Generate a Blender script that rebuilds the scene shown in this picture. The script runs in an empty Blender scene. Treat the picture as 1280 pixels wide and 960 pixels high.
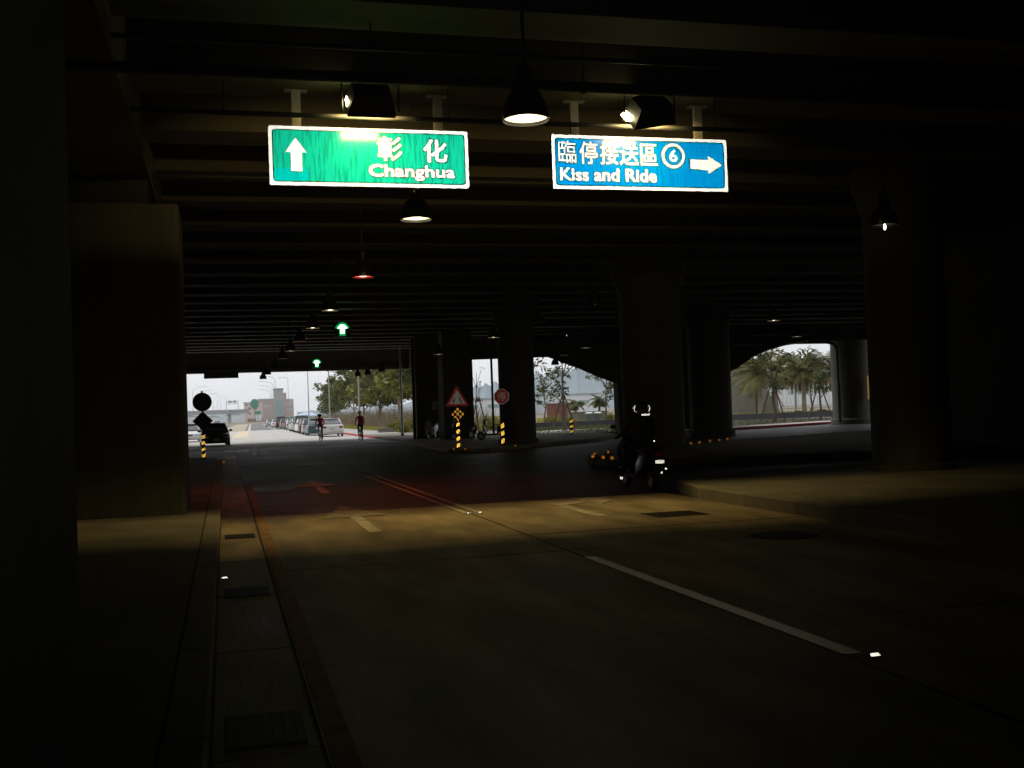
import bpy, bmesh, math, random
from mathutils import Vector, Matrix
from math import sin, cos, pi, radians, sqrt, atan2
R = random.Random(7)
S = bpy.context.scene
COL = S.collection

# ---------------------------------------------------------------- camera
TH, PT, RO = radians(14.9), radians(1.355), .036        # yaw right of the road, pitch up, roll
CAM_H = 1.6
cam = bpy.data.cameras.new('camera'); cam.lens = 38.05; cam.sensor_width = 36
cam.clip_start = .05; cam.clip_end = 6000
camo = bpy.data.objects.new('camera', cam); COL.objects.link(camo)
fw = Vector((sin(TH)*cos(PT), cos(TH)*cos(PT), sin(PT)))
r0 = Vector((cos(TH), -sin(TH), 0)); u0 = r0.cross(fw)
rt = r0*cos(RO) - u0*sin(RO); up = rt.cross(fw)
m = Matrix((rt, up, -fw)).transposed().to_4x4(); m.translation = (0, 0, CAM_H)
camo.matrix_world = m
S.camera = camo

# ---------------------------------------------------------------- sky and sun (overcast noon)
SUN_EL, SUN_AZ = radians(52), radians(-35)
w = bpy.data.worlds.new("World"); S.world = w; w.use_nodes = True
nt = w.node_tree; nt.nodes.clear()
sky = nt.nodes.new('ShaderNodeTexSky'); sky.sky_type = 'NISHITA'; sky.sun_disc = False
sky.sun_elevation = SUN_EL; sky.sun_rotation = SUN_AZ; sky.dust_density = 4; sky.air_density = 1.5
b1 = nt.nodes.new('ShaderNodeBackground'); b1.inputs[1].default_value = .05
hs = nt.nodes.new('ShaderNodeHueSaturation'); hs.inputs['Saturation'].default_value = .25
nt.links.new(sky.outputs[0], hs.inputs['Color']); nt.links.new(hs.outputs[0], b1.inputs[0])
b2 = nt.nodes.new('ShaderNodeBackground'); b2.inputs[0].default_value = (.80, .82, .85, 1); b2.inputs[1].default_value = .96
ad = nt.nodes.new('ShaderNodeAddShader'); wo = nt.nodes.new('ShaderNodeOutputWorld')
nt.links.new(b1.outputs[0], ad.inputs[0]); nt.links.new(b2.outputs[0], ad.inputs[1]); nt.links.new(ad.outputs[0], wo.inputs[0])
sl = bpy.data.lights.new('sun', 'SUN'); sl.energy = 1.5; sl.angle = radians(25); sl.color = (1, .96, .9)
so = bpy.data.objects.new('sun', sl); COL.objects.link(so)
sd = Vector((cos(SUN_EL)*sin(SUN_AZ), cos(SUN_EL)*cos(SUN_AZ), sin(SUN_EL)))
so.rotation_euler = (-sd).to_track_quat('-Z', 'Y').to_euler()
# the camera's own flash, just above the lens: every reflective sheet in the photograph shines back at it
fl = bpy.data.lights.new('camera_flash', 'SPOT'); fl.energy = 50; fl.shadow_soft_size = .03
fl.spot_size = radians(54); fl.spot_blend = 1; fl.color = (1, .97, .9)
flo = bpy.data.objects.new('camera_flash', fl); COL.objects.link(flo)
flo.location = (0, 0, CAM_H+.06); flo.rotation_euler = fw.to_track_quat('-Z', 'Y').to_euler()

S.view_settings.view_transform = 'Standard'; S.view_settings.look = 'None'
S.view_settings.exposure = 0; S.view_settings.gamma = 1; S.view_settings.use_curve_mapping = False
S.render.engine = 'CYCLES'
S.cycles.use_denoising = True
S.cycles.max_bounces = 8; S.cycles.diffuse_bounces = 4; S.cycles.glossy_bounces = 4; S.cycles.transparent_max_bounces = 8
S.cycles.sample_clamp_indirect = 4

# ================================================================ helpers
def M(name, col, rough=.75, var=.18, scale=2.0, bump=0, metal=0, spec=.4, stretch=None, stain=0, emit=None):
    """procedural material: base colour with two noises, optional stains, relief"""
    mt = bpy.data.materials.new(name); mt.use_nodes = True
    n = mt.node_tree.nodes; l = mt.node_tree.links
    p = n['Principled BSDF']; p.inputs['Roughness'].default_value = rough; p.inputs['Metallic'].default_value = metal
    p.inputs['Specular IOR Level'].default_value = spec
    tc = n.new('ShaderNodeTexCoord'); mp = n.new('ShaderNodeMapping')
    if stretch: mp.inputs['Scale'].default_value = stretch
    l.new(tc.outputs['Object'], mp.inputs[0])
    no = n.new('ShaderNodeTexNoise'); no.inputs['Scale'].default_value = scale; no.inputs['Detail'].default_value = 6
    l.new(mp.outputs[0], no.inputs[0])
    mx = n.new('ShaderNodeMix'); mx.data_type = 'RGBA'
    mx.inputs[6].default_value = (*[c*(1-var) for c in col], 1); mx.inputs[7].default_value = (*[min(1, c*(1+var)) for c in col], 1)
    mr = n.new('ShaderNodeMapRange'); mr.inputs[1].default_value = .3; mr.inputs[2].default_value = .7
    l.new(no.outputs[0], mr.inputs[0]); l.new(mr.outputs[0], mx.inputs[0])
    out = mx.outputs[2]
    if stain:
        n2 = n.new('ShaderNodeTexNoise'); n2.inputs['Scale'].default_value = scale*.28; n2.inputs['Detail'].default_value = 8
        n2.inputs['Roughness'].default_value = .7; l.new(mp.outputs[0], n2.inputs[0])
        m2 = n.new('ShaderNodeMapRange'); m2.inputs[1].default_value = .5; m2.inputs[2].default_value = .68; m2.inputs[4].default_value = stain
        l.new(n2.outputs[0], m2.inputs[0])
        mx2 = n.new('ShaderNodeMix'); mx2.data_type = 'RGBA'; mx2.inputs[7].default_value = (*[c*.3 for c in col], 1)
        l.new(m2.outputs[0], mx2.inputs[0]); l.new(out, mx2.inputs[6]); out = mx2.outputs[2]
        m3 = n.new('ShaderNodeMapRange'); m3.inputs[3].default_value = rough; m3.inputs[4].default_value = max(.25, rough-.3)
        l.new(m2.outputs[0], m3.inputs[0]); l.new(m3.outputs[0], p.inputs['Roughness'])
    l.new(out, p.inputs['Base Color'])
    if bump:
        n3 = n.new('ShaderNodeTexNoise'); n3.inputs['Scale'].default_value = scale*9; n3.inputs['Detail'].default_value = 5
        l.new(mp.outputs[0], n3.inputs[0])
        bp = n.new('ShaderNodeBump'); bp.inputs['Strength'].default_value = bump; bp.inputs['Distance'].default_value = .02
        l.new(n3.outputs[0], bp.inputs['Height']); l.new(bp.outputs[0], p.inputs['Normal'])
    if emit:
        p.inputs['Emission Color'].default_value = (*emit[0], 1); p.inputs['Emission Strength'].default_value = emit[1]
    return mt

def retro(name, col, fac=.6, rough=.115, dirt=0, dm=.17):
    """retroreflective sheeting: a glossy lobe that sends light back where it came from, over a matt colour"""
    mt = bpy.data.materials.new(name); mt.use_nodes = True
    n = mt.node_tree.nodes; l = mt.node_tree.links; n.remove(n['Principled BSDF'])
    out = n['Material Output']
    d = n.new('ShaderNodeBsdfDiffuse'); d.inputs[0].default_value = (*[c*dm for c in col], 1)
    gl = n.new('ShaderNodeBsdfGlossy'); gl.inputs['Color'].default_value = (*col, 1); gl.inputs['Roughness'].default_value = rough
    ge = n.new('ShaderNodeNewGeometry'); l.new(ge.outputs['Incoming'], gl.inputs['Normal'])
    mx = n.new('ShaderNodeMixShader'); mx.inputs[0].default_value = fac
    l.new(d.outputs[0], mx.inputs[1]); l.new(gl.outputs[0], mx.inputs[2])
    g2 = n.new('ShaderNodeBsdfGlossy'); g2.inputs['Roughness'].default_value = .15
    m3 = n.new('ShaderNodeMixShader'); m3.inputs[0].default_value = .012
    l.new(mx.outputs[0], m3.inputs[1]); l.new(g2.outputs[0], m3.inputs[2]); l.new(m3.outputs[0], out.inputs[0])
    if dirt:
        tc = n.new('ShaderNodeTexCoord'); mp = n.new('ShaderNodeMapping'); mp.inputs['Scale'].default_value = (9, 9, 1.1)
        l.new(tc.outputs['Object'], mp.inputs[0])
        no = n.new('ShaderNodeTexNoise'); no.inputs['Scale'].default_value = 3; no.inputs['Detail'].default_value = 8
        l.new(mp.outputs[0], no.inputs[0])
        mr = n.new('ShaderNodeMapRange'); mr.inputs[1].default_value = .42; mr.inputs[2].default_value = .72
        mr.inputs[3].default_value = 1; mr.inputs[4].default_value = 1-dirt
        l.new(no.outputs[0], mr.inputs[0])
        mm = n.new('ShaderNodeMix'); mm.data_type = 'RGBA'; mm.blend_type = 'MULTIPLY'; mm.inputs[0].default_value = 1
        mm.inputs[6].default_value = (*col, 1); l.new(mr.outputs[0], mm.inputs[7])
        dk = n.new('ShaderNodeMix'); dk.data_type = 'RGBA'; dk.blend_type = 'MULTIPLY'; dk.inputs[0].default_value = 1; dk.inputs[7].default_value = (dm, dm, dm, 1)
        l.new(mm.outputs[2], dk.inputs[6]); l.new(dk.outputs[2], d.inputs[0]); l.new(mm.outputs[2], gl.inputs['Color'])
    return mt

def leafmat(name, c1, c2, c3=None, trans=.25):
    mt = bpy.data.materials.new(name); mt.use_nodes = True
    n = mt.node_tree.nodes; l = mt.node_tree.links; p = n['Principled BSDF']
    p.inputs['Roughness'].default_value = .6; p.inputs['Specular IOR Level'].default_value = .25
    ge = n.new('ShaderNodeNewGeometry'); tc = n.new('ShaderNodeTexCoord')
    mx = n.new('ShaderNodeMix'); mx.data_type = 'RGBA'; mx.inputs[6].default_value = (*c1, 1); mx.inputs[7].default_value = (*c2, 1)
    no = n.new('ShaderNodeTexNoise'); no.inputs['Scale'].default_value = .55; no.inputs['Detail'].default_value = 2
    l.new(tc.outputs['Object'], no.inputs[0])
    ma = n.new('ShaderNodeMath'); ma.operation = 'MULTIPLY_ADD'; ma.inputs[1].default_value = .5
    l.new(ge.outputs['Random Per Island'], ma.inputs[0])
    m2 = n.new('ShaderNodeMapRange'); m2.inputs[1].default_value = .35; m2.inputs[2].default_value = .65; m2.inputs[4].default_value = .6
    l.new(no.outputs[0], m2.inputs[0]); l.new(m2.outputs[0], ma.inputs[2]); l.new(ma.outputs[0], mx.inputs[0])
    l.new(mx.outputs[2], p.inputs['Base Color'])
    tr = n.new('ShaderNodeBsdfTranslucent'); l.new(mx.outputs[2], tr.inputs[0])
    ms = n.new('ShaderNodeMixShader'); ms.inputs[0].default_value = trans
    l.new(p.outputs[0], ms.inputs[1]); l.new(tr.outputs[0], ms.inputs[2]); l.new(ms.outputs[0], n['Material Output'].inputs[0])
    return mt

class MB:
    def __init__(s): s.v = []; s.f = []
    def add(s, vs, fs, mat=None):
        k = len(s.v)
        s.v += [tuple(mat @ Vector(p)) if mat else tuple(p) for p in vs]
        s.f += [tuple(k+i for i in f) for f in fs]
        return s
    def box(s, cx, cy, cz, sx, sy, sz, mat=None, bev=0):
        a, b, c = sx/2, sy/2, sz/2
        if not bev:
            vs = [(cx+i*a, cy+j*b, cz+k*c) for k in (-1, 1) for j in (-1, 1) for i in (-1, 1)]
            return s.add(vs, [(0, 2, 3, 1), (4, 5, 7, 6), (0, 1, 5, 4), (2, 6, 7, 3), (0, 4, 6, 2), (1, 3, 7, 5)], mat)
        e = min(bev, a*.49, b*.49, c*.49); vs = []
        for k, (z, i) in enumerate([(-c, e), (-c+e, 0), (c-e, 0), (c, e)]):
            x, y = a-i, b-i; q = e if i == 0 else e*.5
            vs += [(cx+X, cy+Y, cz+z) for X, Y in [(-x+q, -y), (x-q, -y), (x, -y+q), (x, y-q), (x-q, y), (-x+q, y), (-x, y-q), (-x, -y+q)]]
        fs = [tuple(range(7, -1, -1)), tuple(range(24, 32))]
        for k in range(3):
            fs += [(k*8+i, k*8+(i+1) % 8, k*8+8+(i+1) % 8, k*8+8+i) for i in range(8)]
        return s.add(vs, fs, mat)
    def loft(s, rings, cap=True, mat=None, closed=True):
        n = len(rings[0]); vs = [p for r in rings for p in r]; fs = []
        for k in range(len(rings)-1):
            for i in range(n if closed else n-1):
                j = (i+1) % n; fs.append((k*n+i, k*n+j, (k+1)*n+j, (k+1)*n+i))
        if cap: fs += [tuple(range(n-1, -1, -1)), tuple((len(rings)-1)*n+i for i in range(n))]
        return s.add(vs, fs, mat)
    def path(s, pts, rad, n=8, cap=True, mat=None):
        pts = [Vector(p) for p in pts]
        if not isinstance(rad, (list, tuple)): rad = [rad]*len(pts)
        rings = []; ref = None
        for i, p in enumerate(pts):
            d = (pts[min(i+1, len(pts)-1)]-pts[max(i-1, 0)]).normalized()
            if ref is None: ref = d.orthogonal().normalized()
            ref = (ref-d*ref.dot(d)).normalized(); b = d.cross(ref)
            rings.append([p+(ref*cos(2*pi*k/n)+b*sin(2*pi*k/n))*rad[i] for k in range(n)])
        return s.loft(rings, cap, mat)
    def lathe(s, prof, n=20, c=(0, 0, 0), cap=True, mat=None):
        return s.loft([[(c[0]+r*cos(2*pi*k/n), c[1]+r*sin(2*pi*k/n), c[2]+z) for k in range(n)] for r, z in prof], cap, mat)
    def prism(s, poly, z0, z1, mat=None):
        n = len(poly)
        a = sum(poly[i][0]*poly[(i+1) % n][1]-poly[(i+1) % n][0]*poly[i][1] for i in range(n))
        if a < 0: poly = poly[::-1]
        return s.loft([[(x, y, z0) for x, y in poly], [(x, y, z1) for x, y in poly]], True, mat)
    def ball(s, c, rx, ry, rz, n=10, mat=None):
        h = max(4, n//2+1)
        return s.lathe([(max(1e-3, sin(pi*k/h)), -cos(pi*k/h)) for k in range(h+1)], n, (0, 0, 0), True,
                       (mat or Matrix())@Matrix.Translation(c)@Matrix.Diagonal((rx, ry, rz, 1)))
    def ring(s, R0, r, n=24, q=6, mat=None, c=(0, 0, 0)):   # torus about the X axis
        vs = []; fs = []
        for i in range(n):
            a = 2*pi*i/n
            for k in range(q):
                b = 2*pi*k/q; rr = R0+r*cos(b); vs.append((c[0]+r*sin(b), c[1]+rr*cos(a), c[2]+rr*sin(a)))
        for i in range(n):
            for k in range(q):
                fs.append((i*q+k, i*q+(k+1) % q, ((i+1) % n)*q+(k+1) % q, ((i+1) % n)*q+k))
        return s.add(vs, fs, mat)
    def mesh(s, name, mat=None, smooth=True):
        me = bpy.data.meshes.new(name); me.from_pydata(s.v, [], s.f); me.update()
        bm = bmesh.new(); bm.from_mesh(me); bmesh.ops.recalc_face_normals(bm, faces=bm.faces); bm.to_mesh(me); bm.free()
        if smooth:
            me.shade_smooth(); me.set_sharp_from_angle(angle=radians(38))
        if mat: me.materials.append(mat)
        return me

def link(name, data, parent=None, loc=None, rz=0):
    o = bpy.data.objects.new(name, data); COL.objects.link(o)
    if parent: o.parent = parent
    if loc is not None: o.location = loc
    if rz: o.rotation_euler = (0, 0, rz)
    return o
def tag(o, label, cat, group=None):
    o['label'] = label; o['category'] = cat
    if group: o['group'] = group
    return o
def thing(name, label, cat, loc=(0, 0, 0), rz=0, group=None):
    o = link(name, None, None, loc, rz); o.empty_display_size = .2
    return tag(o, label, cat, group)
def part(name, mb, mat, parent, smooth=True, label=None):
    o = link(name, mb.mesh(name, mat, smooth), parent)
    if label: o['label'] = label
    return o
def struct(name, mb, mat, parent=None, smooth=False):
    o = link(name, mb.mesh(name, mat, smooth), parent); o['kind'] = 'structure'; return o
def kids(o): return [c for c in bpy.data.objects if c.parent == o]
def dup(root, loc, rz, label=None, group=None):
    r = root.copy(); COL.objects.link(r); r.location = loc; r.rotation_euler = (0, 0, rz)
    if label: r['label'] = label
    if group: r['group'] = group
    for ch in kids(root):
        c = ch.copy(); COL.objects.link(c); c.parent = r
        for g in kids(ch):
            d = g.copy(); COL.objects.link(d); d.parent = c
    return r
def shared(name, me, parent, loc=(0, 0, 0), rz=0, scale=None):
    o = link(name, me, parent, loc, rz)
    if scale: o.scale = scale
    return o

# ================================================================ materials
m_conc   = M('concrete', (.13, .125, .11), .82, .22, 1.4, .25, stain=.5)
m_conc2  = M('pier_concrete', (.085, .085, .073), .8, .2, 1.1, .2, stain=.45, stretch=(2.4, 2.4, .5))
m_beam   = M('girder_concrete', (.09, .08, .055), .85, .25, .8, .2, stain=.55)
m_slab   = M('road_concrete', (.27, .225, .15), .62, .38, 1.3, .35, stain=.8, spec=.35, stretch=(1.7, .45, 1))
m_slab2  = M('shaded_road_concrete', (.07, .066, .057), .6, .35, 1.1, .3, stain=.7, spec=.35)  # road concrete with the shade past the signs put into its colour
m_floor  = M('asphalt', (.045, .043, .04), .6, .25, 1.2, .35, stain=.3)
m_road   = M('pale_road', (.42, .405, .385), .85, .10, .35, .15, stain=.25)
m_road2  = M('grey_asphalt', (.115, .12, .125), .85, .12, .3, .15)
m_ground = M('dry_ground', (.17, .14, .085), .95, .3, .15, 0)
m_pave   = M('pavement', (.36, .345, .32), .85, .12, .8, .2, stain=.2)
m_pave2  = M('shaded_pavement', (.19, .18, .145), .85, .25, .9, .25, stain=.5)  # darker copy of the pavement, shade under the deck put into its colour
m_soil   = M('soil', (.06, .048, .032), .95, .4, 2, .5)
m_kerb   = M('kerb_concrete', (.20, .185, .15), .8, .2, 2.2, .2, stain=.4)
m_redk   = M('red_kerb_paint', (.42, .05, .06), .7, .3, 3)
m_white  = M('road_paint_white', (.42, .39, .32), .7, .3, 4, .1, stain=.6)
m_yell   = M('road_paint_yellow', (.52, .44, .30), .7, .2, 4)
m_orange = M('road_paint_worn_orange', (.27, .16, .075), .75, .35, 5)
m_iron   = M('iron_grate', (.035, .034, .032), .6, .2, 6, metal=.4)
m_pipe   = M('dark_pipe', (.025, .024, .022), .55, .2, 3)
m_dkmet  = M('dark_metal', (.03, .03, .032), .5, .2, 4)
m_black  = M('black_plastic', (.016, .016, .017), .5, .2, 4)
m_galv   = M('galvanised_steel', (.36, .36, .34), .5, .15, 3, metal=.5)
m_hang   = M('hanger_steel', (.42, .40, .34), .6, .12, 5)
m_lampw  = M('lamp_lens', (.8, .75, .6), .4, .05, 8, emit=((1, .82, .46), 2.1))
m_lampd  = M('lamp_lens_dim', (.6, .5, .35), .4, .05, 8, emit=((1, .72, .38), 1.1))
m_lampo  = M('lamp_lens_orange', (.6, .4, .2), .4, .05, 8, emit=((1, .42, .14), 1.5))
m_lampr  = M('lamp_lens_red', (.7, .3, .2), .4, .05, 8, emit=((1, .10, .05), 2.2))
m_lampoff= M('lamp_lens_unlit', (.35, .33, .28), .3, .05, 8)
m_bulb   = M('lamp_bulb_and_glint', (.9, .85, .7), .4, .02, 8, emit=((1, .9, .65), 7))
m_bulbr  = M('lamp_bulb_red', (.9, .5, .4), .4, .02, 8, emit=((1, .45, .38), 5))
m_shade  = M('lamp_shade', (.03, .03, .03), .3, .15, 4, metal=.3, spec=.6)
m_flood  = M('flood_glass', (.8, .8, .7), .3, .02, 8, emit=((1, .88, .5), 6))
m_rimlit = M('flood_rim_glass', (.8, .8, .7), .3, .02, 8, emit=((1, .84, .42), 32))
m_sigA   = M('signal_core', (.5, .9, .6), .4, .02, 8, emit=((.45, 1, .55), 5))
m_sigB   = M('signal_bloom', (.02, .3, .1), .4, .02, 8, emit=((.0, .55, .13), .55))  # painted bloom, no part of the signal itself
r_white  = retro('reflective_white', (.88, .88, .82), .24, dirt=.06)
r_green  = retro('reflective_green', (.004, .38, .23), .30, dirt=.45)
r_green2 = retro('reflective_green_patch', (.0, .38, .34), .30, dirt=.3)
r_blue   = retro('reflective_blue', (.0, .20, .50), .30, dirt=.3)
r_paint  = retro('reflective_road_paint', (.62, .54, .42), .007, .15, .25, .7)
r_dwhite = retro('dusty_reflective_white', (.62, .62, .50), .11)
r_dred   = retro('dusty_reflective_red', (.34, .03, .035), .16)
r_yellow = retro('reflective_yellow', (.95, .58, .08), .85)
r_amber  = retro('amber_reflector', (.60, .22, .03), .22)
r_amber2 = retro('amber_sheet', (.62, .30, .05), .55)
r_strip  = retro('reflective_strip', (.9, .95, .85), .5, .15)
r_stud   = retro('cat_eye_lens', (.95, .98, .9), .5, .15)
m_signbk = M('sign_back', (.05, .05, .05), .5, .1, 3, metal=.3)
m_ink    = M('sign_black', (.012, .012, .012), .6, .05, 3)
m_glass  = M('car_glass', (.015, .018, .02), .08, .1, 3, spec=.8)
m_tyre   = M('tyre_rubber', (.015, .015, .015), .8, .2, 9)
m_rim    = M('alloy_rim', (.4, .4, .4), .35, .1, 6, metal=.7)
m_head   = M('headlamp_glass', (.55, .55, .55), .15, .05, 6, spec=.7)
m_tail   = M('tail_lamp', (.30, .02, .02), .25, .1, 6)
m_plate  = M('number_plate', (.6, .6, .58), .5, .05, 6)
m_bark   = M('bark', (.10, .075, .05), .9, .35, 5, .4)
m_barkp  = M('pale_bark', (.27, .22, .17), .9, .3, 4, .3)
m_stake  = M('wooden_stake', (.075, .06, .045), .85, .3, 6)
m_leafA  = leafmat('casuarina_leaves', (.036, .058, .014), (.21, .21, .035))
m_leafB  = leafmat('dark_leaves', (.026, .046, .016), (.12, .14, .03))
m_leafC  = leafmat('sparse_leaves', (.03, .042, .016), (.10, .11, .03))
m_palm   = leafmat('palm_leaves', (.026, .050, .010), (.17, .135, .03))
m_hedge  = leafmat('yellow_hedge_leaves', (.09, .10, .012), (.24, .20, .025))
m_reed   = leafmat('dry_reeds', (.14, .11, .07), (.30, .24, .15))
m_grassy = leafmat('yellow_grass', (.17, .18, .03), (.38, .33, .07))
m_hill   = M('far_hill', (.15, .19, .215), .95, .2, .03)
m_pink   = M('pink_render', (.62, .47, .43), .85, .1, .2)
m_mauve  = M('mauve_tiles', (.40, .31, .30), .85, .12, .25)
m_greyw  = M('grey_cladding', (.34, .36, .37), .8, .1, .3)
m_palew  = M('white_cladding', (.66, .68, .70), .8, .08, .2)
m_teal   = M('green_curtain_glass', (.20, .34, .31), .3, .15, .6)
m_winD   = M('dark_window', (.06, .06, .065), .3, .2, 1)
m_brick  = M('red_brown_wall', (.22, .085, .065), .85, .2, 1.5)
m_green  = M('green_board', (.03, .22, .14), .6, .1, 2)
m_roofb  = M('blue_white_canvas', (.50, .60, .72), .7, .15, .6)
m_signY  = M('yellow_board', (.75, .42, .02), .6, .1, 3)

# ================================================================ ground, roads
struct('ground', MB().box(0, 900, -.30, 4400, 4400, .4), m_ground)               # top at -0.10
struct('underpass_floor', MB().box(18, 26, -.058, 66, 118, .08), m_floor)        # top at -0.018
# concrete slabs of the carriageway, each its own piece, joints 15 mm wide
road = struct('road', MB().box(3.78, 24, -.022, 7.7, 116, .02), m_floor)
ys = [-31.5, -25, -19, -13, -7.5, -4.2, 1.45, 7.05, 11.6, 13.3, 18.2, 24.0, 30, 36, 42, 48, 54, 60]
for (xa, xb) in ((.42, 3.645), (3.68, 7.60)):
    for a, b in zip(ys, ys[1:]):
        sk = R.uniform(-.02, .02)
        o = struct('road_slab', MB().box((xa+xb)/2, (a+b)/2, -.006+R.uniform(-.0015, .0015), xb-xa, b-a-.032, .02), m_slab if a < 18 else m_slab2, road)  # slabs beyond the signs carry the painted shade
for k in range(34):      # gutter blocks along the median kerb
    y = -9.4+k*2.45
    if y < 57: struct('gutter_block', MB().box(.145, y+1.22, -.008, .50, 2.425, .02), m_slab, road)
def strip(pts, wd, z=.008, th=.004):
    mb = MB()
    for (x0, y0), (x1, y1) in zip(pts, pts[1:]):
        d = Vector((x1-x0, y1-y0)).normalized(); nx, ny = -d.y*wd/2, d.x*wd/2
        mb.prism([(x0+nx, y0+ny), (x0-nx, y0-ny), (x1-nx, y1-ny), (x1+nx, y1+ny)], z, z+th)
    return mb
def mark(name, mb, mat): return struct(name, mb, mat, road)
mark('lane_dash', strip([(3.73, 6.02), (3.70, 10.96)], .12), r_paint)
mark('lane_dash', strip([(3.78, -3.5), (3.76, 1.4)], .12), m_white)
mark('lane_line', strip([(3.60, 16.6), (3.50, 28.2)], .10), m_white)
mark('lane_line', strip([(3.80, 16.6), (3.74, 28.2)], .10), m_white)
mark('edge_line', strip([(.50, 2.0), (.50, 27)], .12), m_orange)
mark('centre_line', strip([(1.10, 50), (1.75, 84)], .12), m_white)
mark('centre_line', strip([(1.42, 50), (1.98, 84)], .12), m_white)
def arrow(x, y, L=4.6, turn=False):
    mb = MB().prism([(x-.09, y), (x+.09, y), (x+.09, y+L*.55), (x-.09, y+L*.55)], .008, .012)
    if not turn: mb.prism([(x-.5, y+L*.52), (x+.5, y+L*.52), (x, y+L)], .0125, .016)
    else:
        mb.prism([(x-.09, y+L*.55), (x+.09, y+L*.55), (x+.6, y+L*.66), (x+.6, y+L*.76), (x-.09, y+L*.70)], .0125, .016)
        mb.prism([(x+.6, y+L*.50), (x+1.1, y+L*.72), (x+.6, y+L*.92)], .008, .012)
    return mb
mark('lane_arrow', arrow(1.93, 14.7), m_white)
mark('lane_arrow', arrow(1.98, 22.6), m_white)
mark('turn_arrow', arrow(5.25, 14.9, 3.6, True), m_white)
# far road outside the deck
FS = .023
def fx(x, y): return x+FS*max(0, y-84)
def farstrip(name, xa, xb, y0, y1, mat, z, th=.006, n=6):
    L = [(fx(xa, y0+(y1-y0)*k/n), y0+(y1-y0)*k/n) for k in range(n+1)]
    Rr = [(fx(xb, y0+(y1-y0)*k/n), y0+(y1-y0)*k/n) for k in range(n+1)]
    return struct(name, MB().prism(L+Rr[::-1], z-th, z), mat)
farstrip('far_road', -14, 9.62, 60.01, 152, m_road, .004, .05)
farstrip('far_road', -14, 9.62, 152, 352, m_road2, .004, .05)
for (xa, y0, y1, wd) in ((1.85, 84, 152, .16), (2.15, 84, 152, .16)):
    struct('centre_line', strip([(fx(xa, y0), y0), (fx(xa, y1), y1)], wd, .008), m_yell if wd > .2 else m_white)
farstrip('yellow_hatching', .2, 1.55, 96, 150, m_yell, .010, .003)
farstrip('yellow_hatching', -2.6, 1.0, 150.3, 345, M('far_median_gravel', (.34, .29, .21), .9, .2, .3), .04, .04)
farstrip('centre_line', 1.35, 1.75, 150.3, 345, m_white, .010, .003)
farstrip('lane_line', 5.05, 5.3, 150.3, 345, m_white, .010, .003)
for k in range(9):
    y = 62+k*8.2; x = 4.05
    struct('lane_dash', strip([(fx(x, y), y), (fx(x, y+4), y+4)], .13, .012), m_white)
# opposing carriageway under the deck, left of the median
struct('opposing_road', MB().box(-8.4, 26, -.009, 10.8, 112, .018), m_slab)

# --- median with its kerb
med = struct('median', MB().prism([(-2.9, -31), (-.335, -31), (-.335, 43.2), (-.7, 44.3), (-1.6, 44.8), (-2.5, 44.3), (-2.9, 43.2)], -.02, .15), m_pave2)
km = MB().box(0, 0, 0, .215, 1.985, .19, bev=.018).mesh('kerb_stone', m_kerb)
for k in range(37):
    if -30+k*2 < 42: shared('kerb_stone', km, med, (-.222+R.uniform(-.004, .004), -29.8+k*2, .062))
# --- right-hand islands
def island(name, poly, zt=.16):
    o = struct(name, MB().prism(poly, -.02, zt-.004), m_pave2)
    n = len(poly); c = Vector((sum(p[0] for p in poly)/n, sum(p[1] for p in poly)/n))
    for i in range(n):
        a, b = Vector(poly[i]), Vector(poly[(i+1) % n]); d = b-a; L = d.length
        if L < .3: continue
        k = max(1, round(L/1.6)); nn = Vector((d.y, -d.x)).normalized()
        if nn.dot(a-c) < 0: nn = -nn
        for q in range(k):
            p = a+d*(q+.5)/k+nn*.08
            e = struct('kerb_stone', MB().box(0, 0, 0, L/k-.015, .2, zt+.03, bev=.02), m_kerb, o)
            e.location = (p.x, p.y, (zt-.025)/2+R.uniform(-.004, .004)); e.rotation_euler = (0, 0, atan2(d.y, d.x))
    return o
island('near_island', [(7.80, -8), (15.8, -8), (15.8, 20.3), (9.4, 19.9), (8.2, 18.6), (7.75, 16.6), (7.78, 12)], .2)
island('middle_island', [(10.0, 28.9), (10.1, 27.6), (10.9, 26.7), (14, 25.9), (34, 22.5), (34, 44), (18.4, 37.2), (14.6, 33.9), (12.0, 31.6), (10.7, 30.1)], .16)
island('right_pavement', [(8.7, 42.2), (9.0, 41.3), (9.8, 41.2), (12, 43.1), (16.5, 47.5), (19.5, 53), (20.5, 60), (19.6, 69), (14.4, 75), (13.8, 82), (9.9, 82), (9.75, 62)], .13)
# outdoor right pavement with red painted kerb
farstrip('outer_pavement', 9.9, 13.2, 82.0, 210, m_pave, .12, .16)
rk = struct('red_kerb', MB().box(9.85, 70, .03, .02, 2, .12), m_redk)
rs = MB().box(0, 0, 0, .2, 1.98, .17, bev=.02).mesh('kerb_stone', m_redk)
for k in range(44):
    y = 56.5+k*2
    shared('kerb_stone', rs, rk, (fx(9.72, y)+.02, y, .055+R.uniform(-.004, .004)), -FS if y > 84 else 0)
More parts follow.
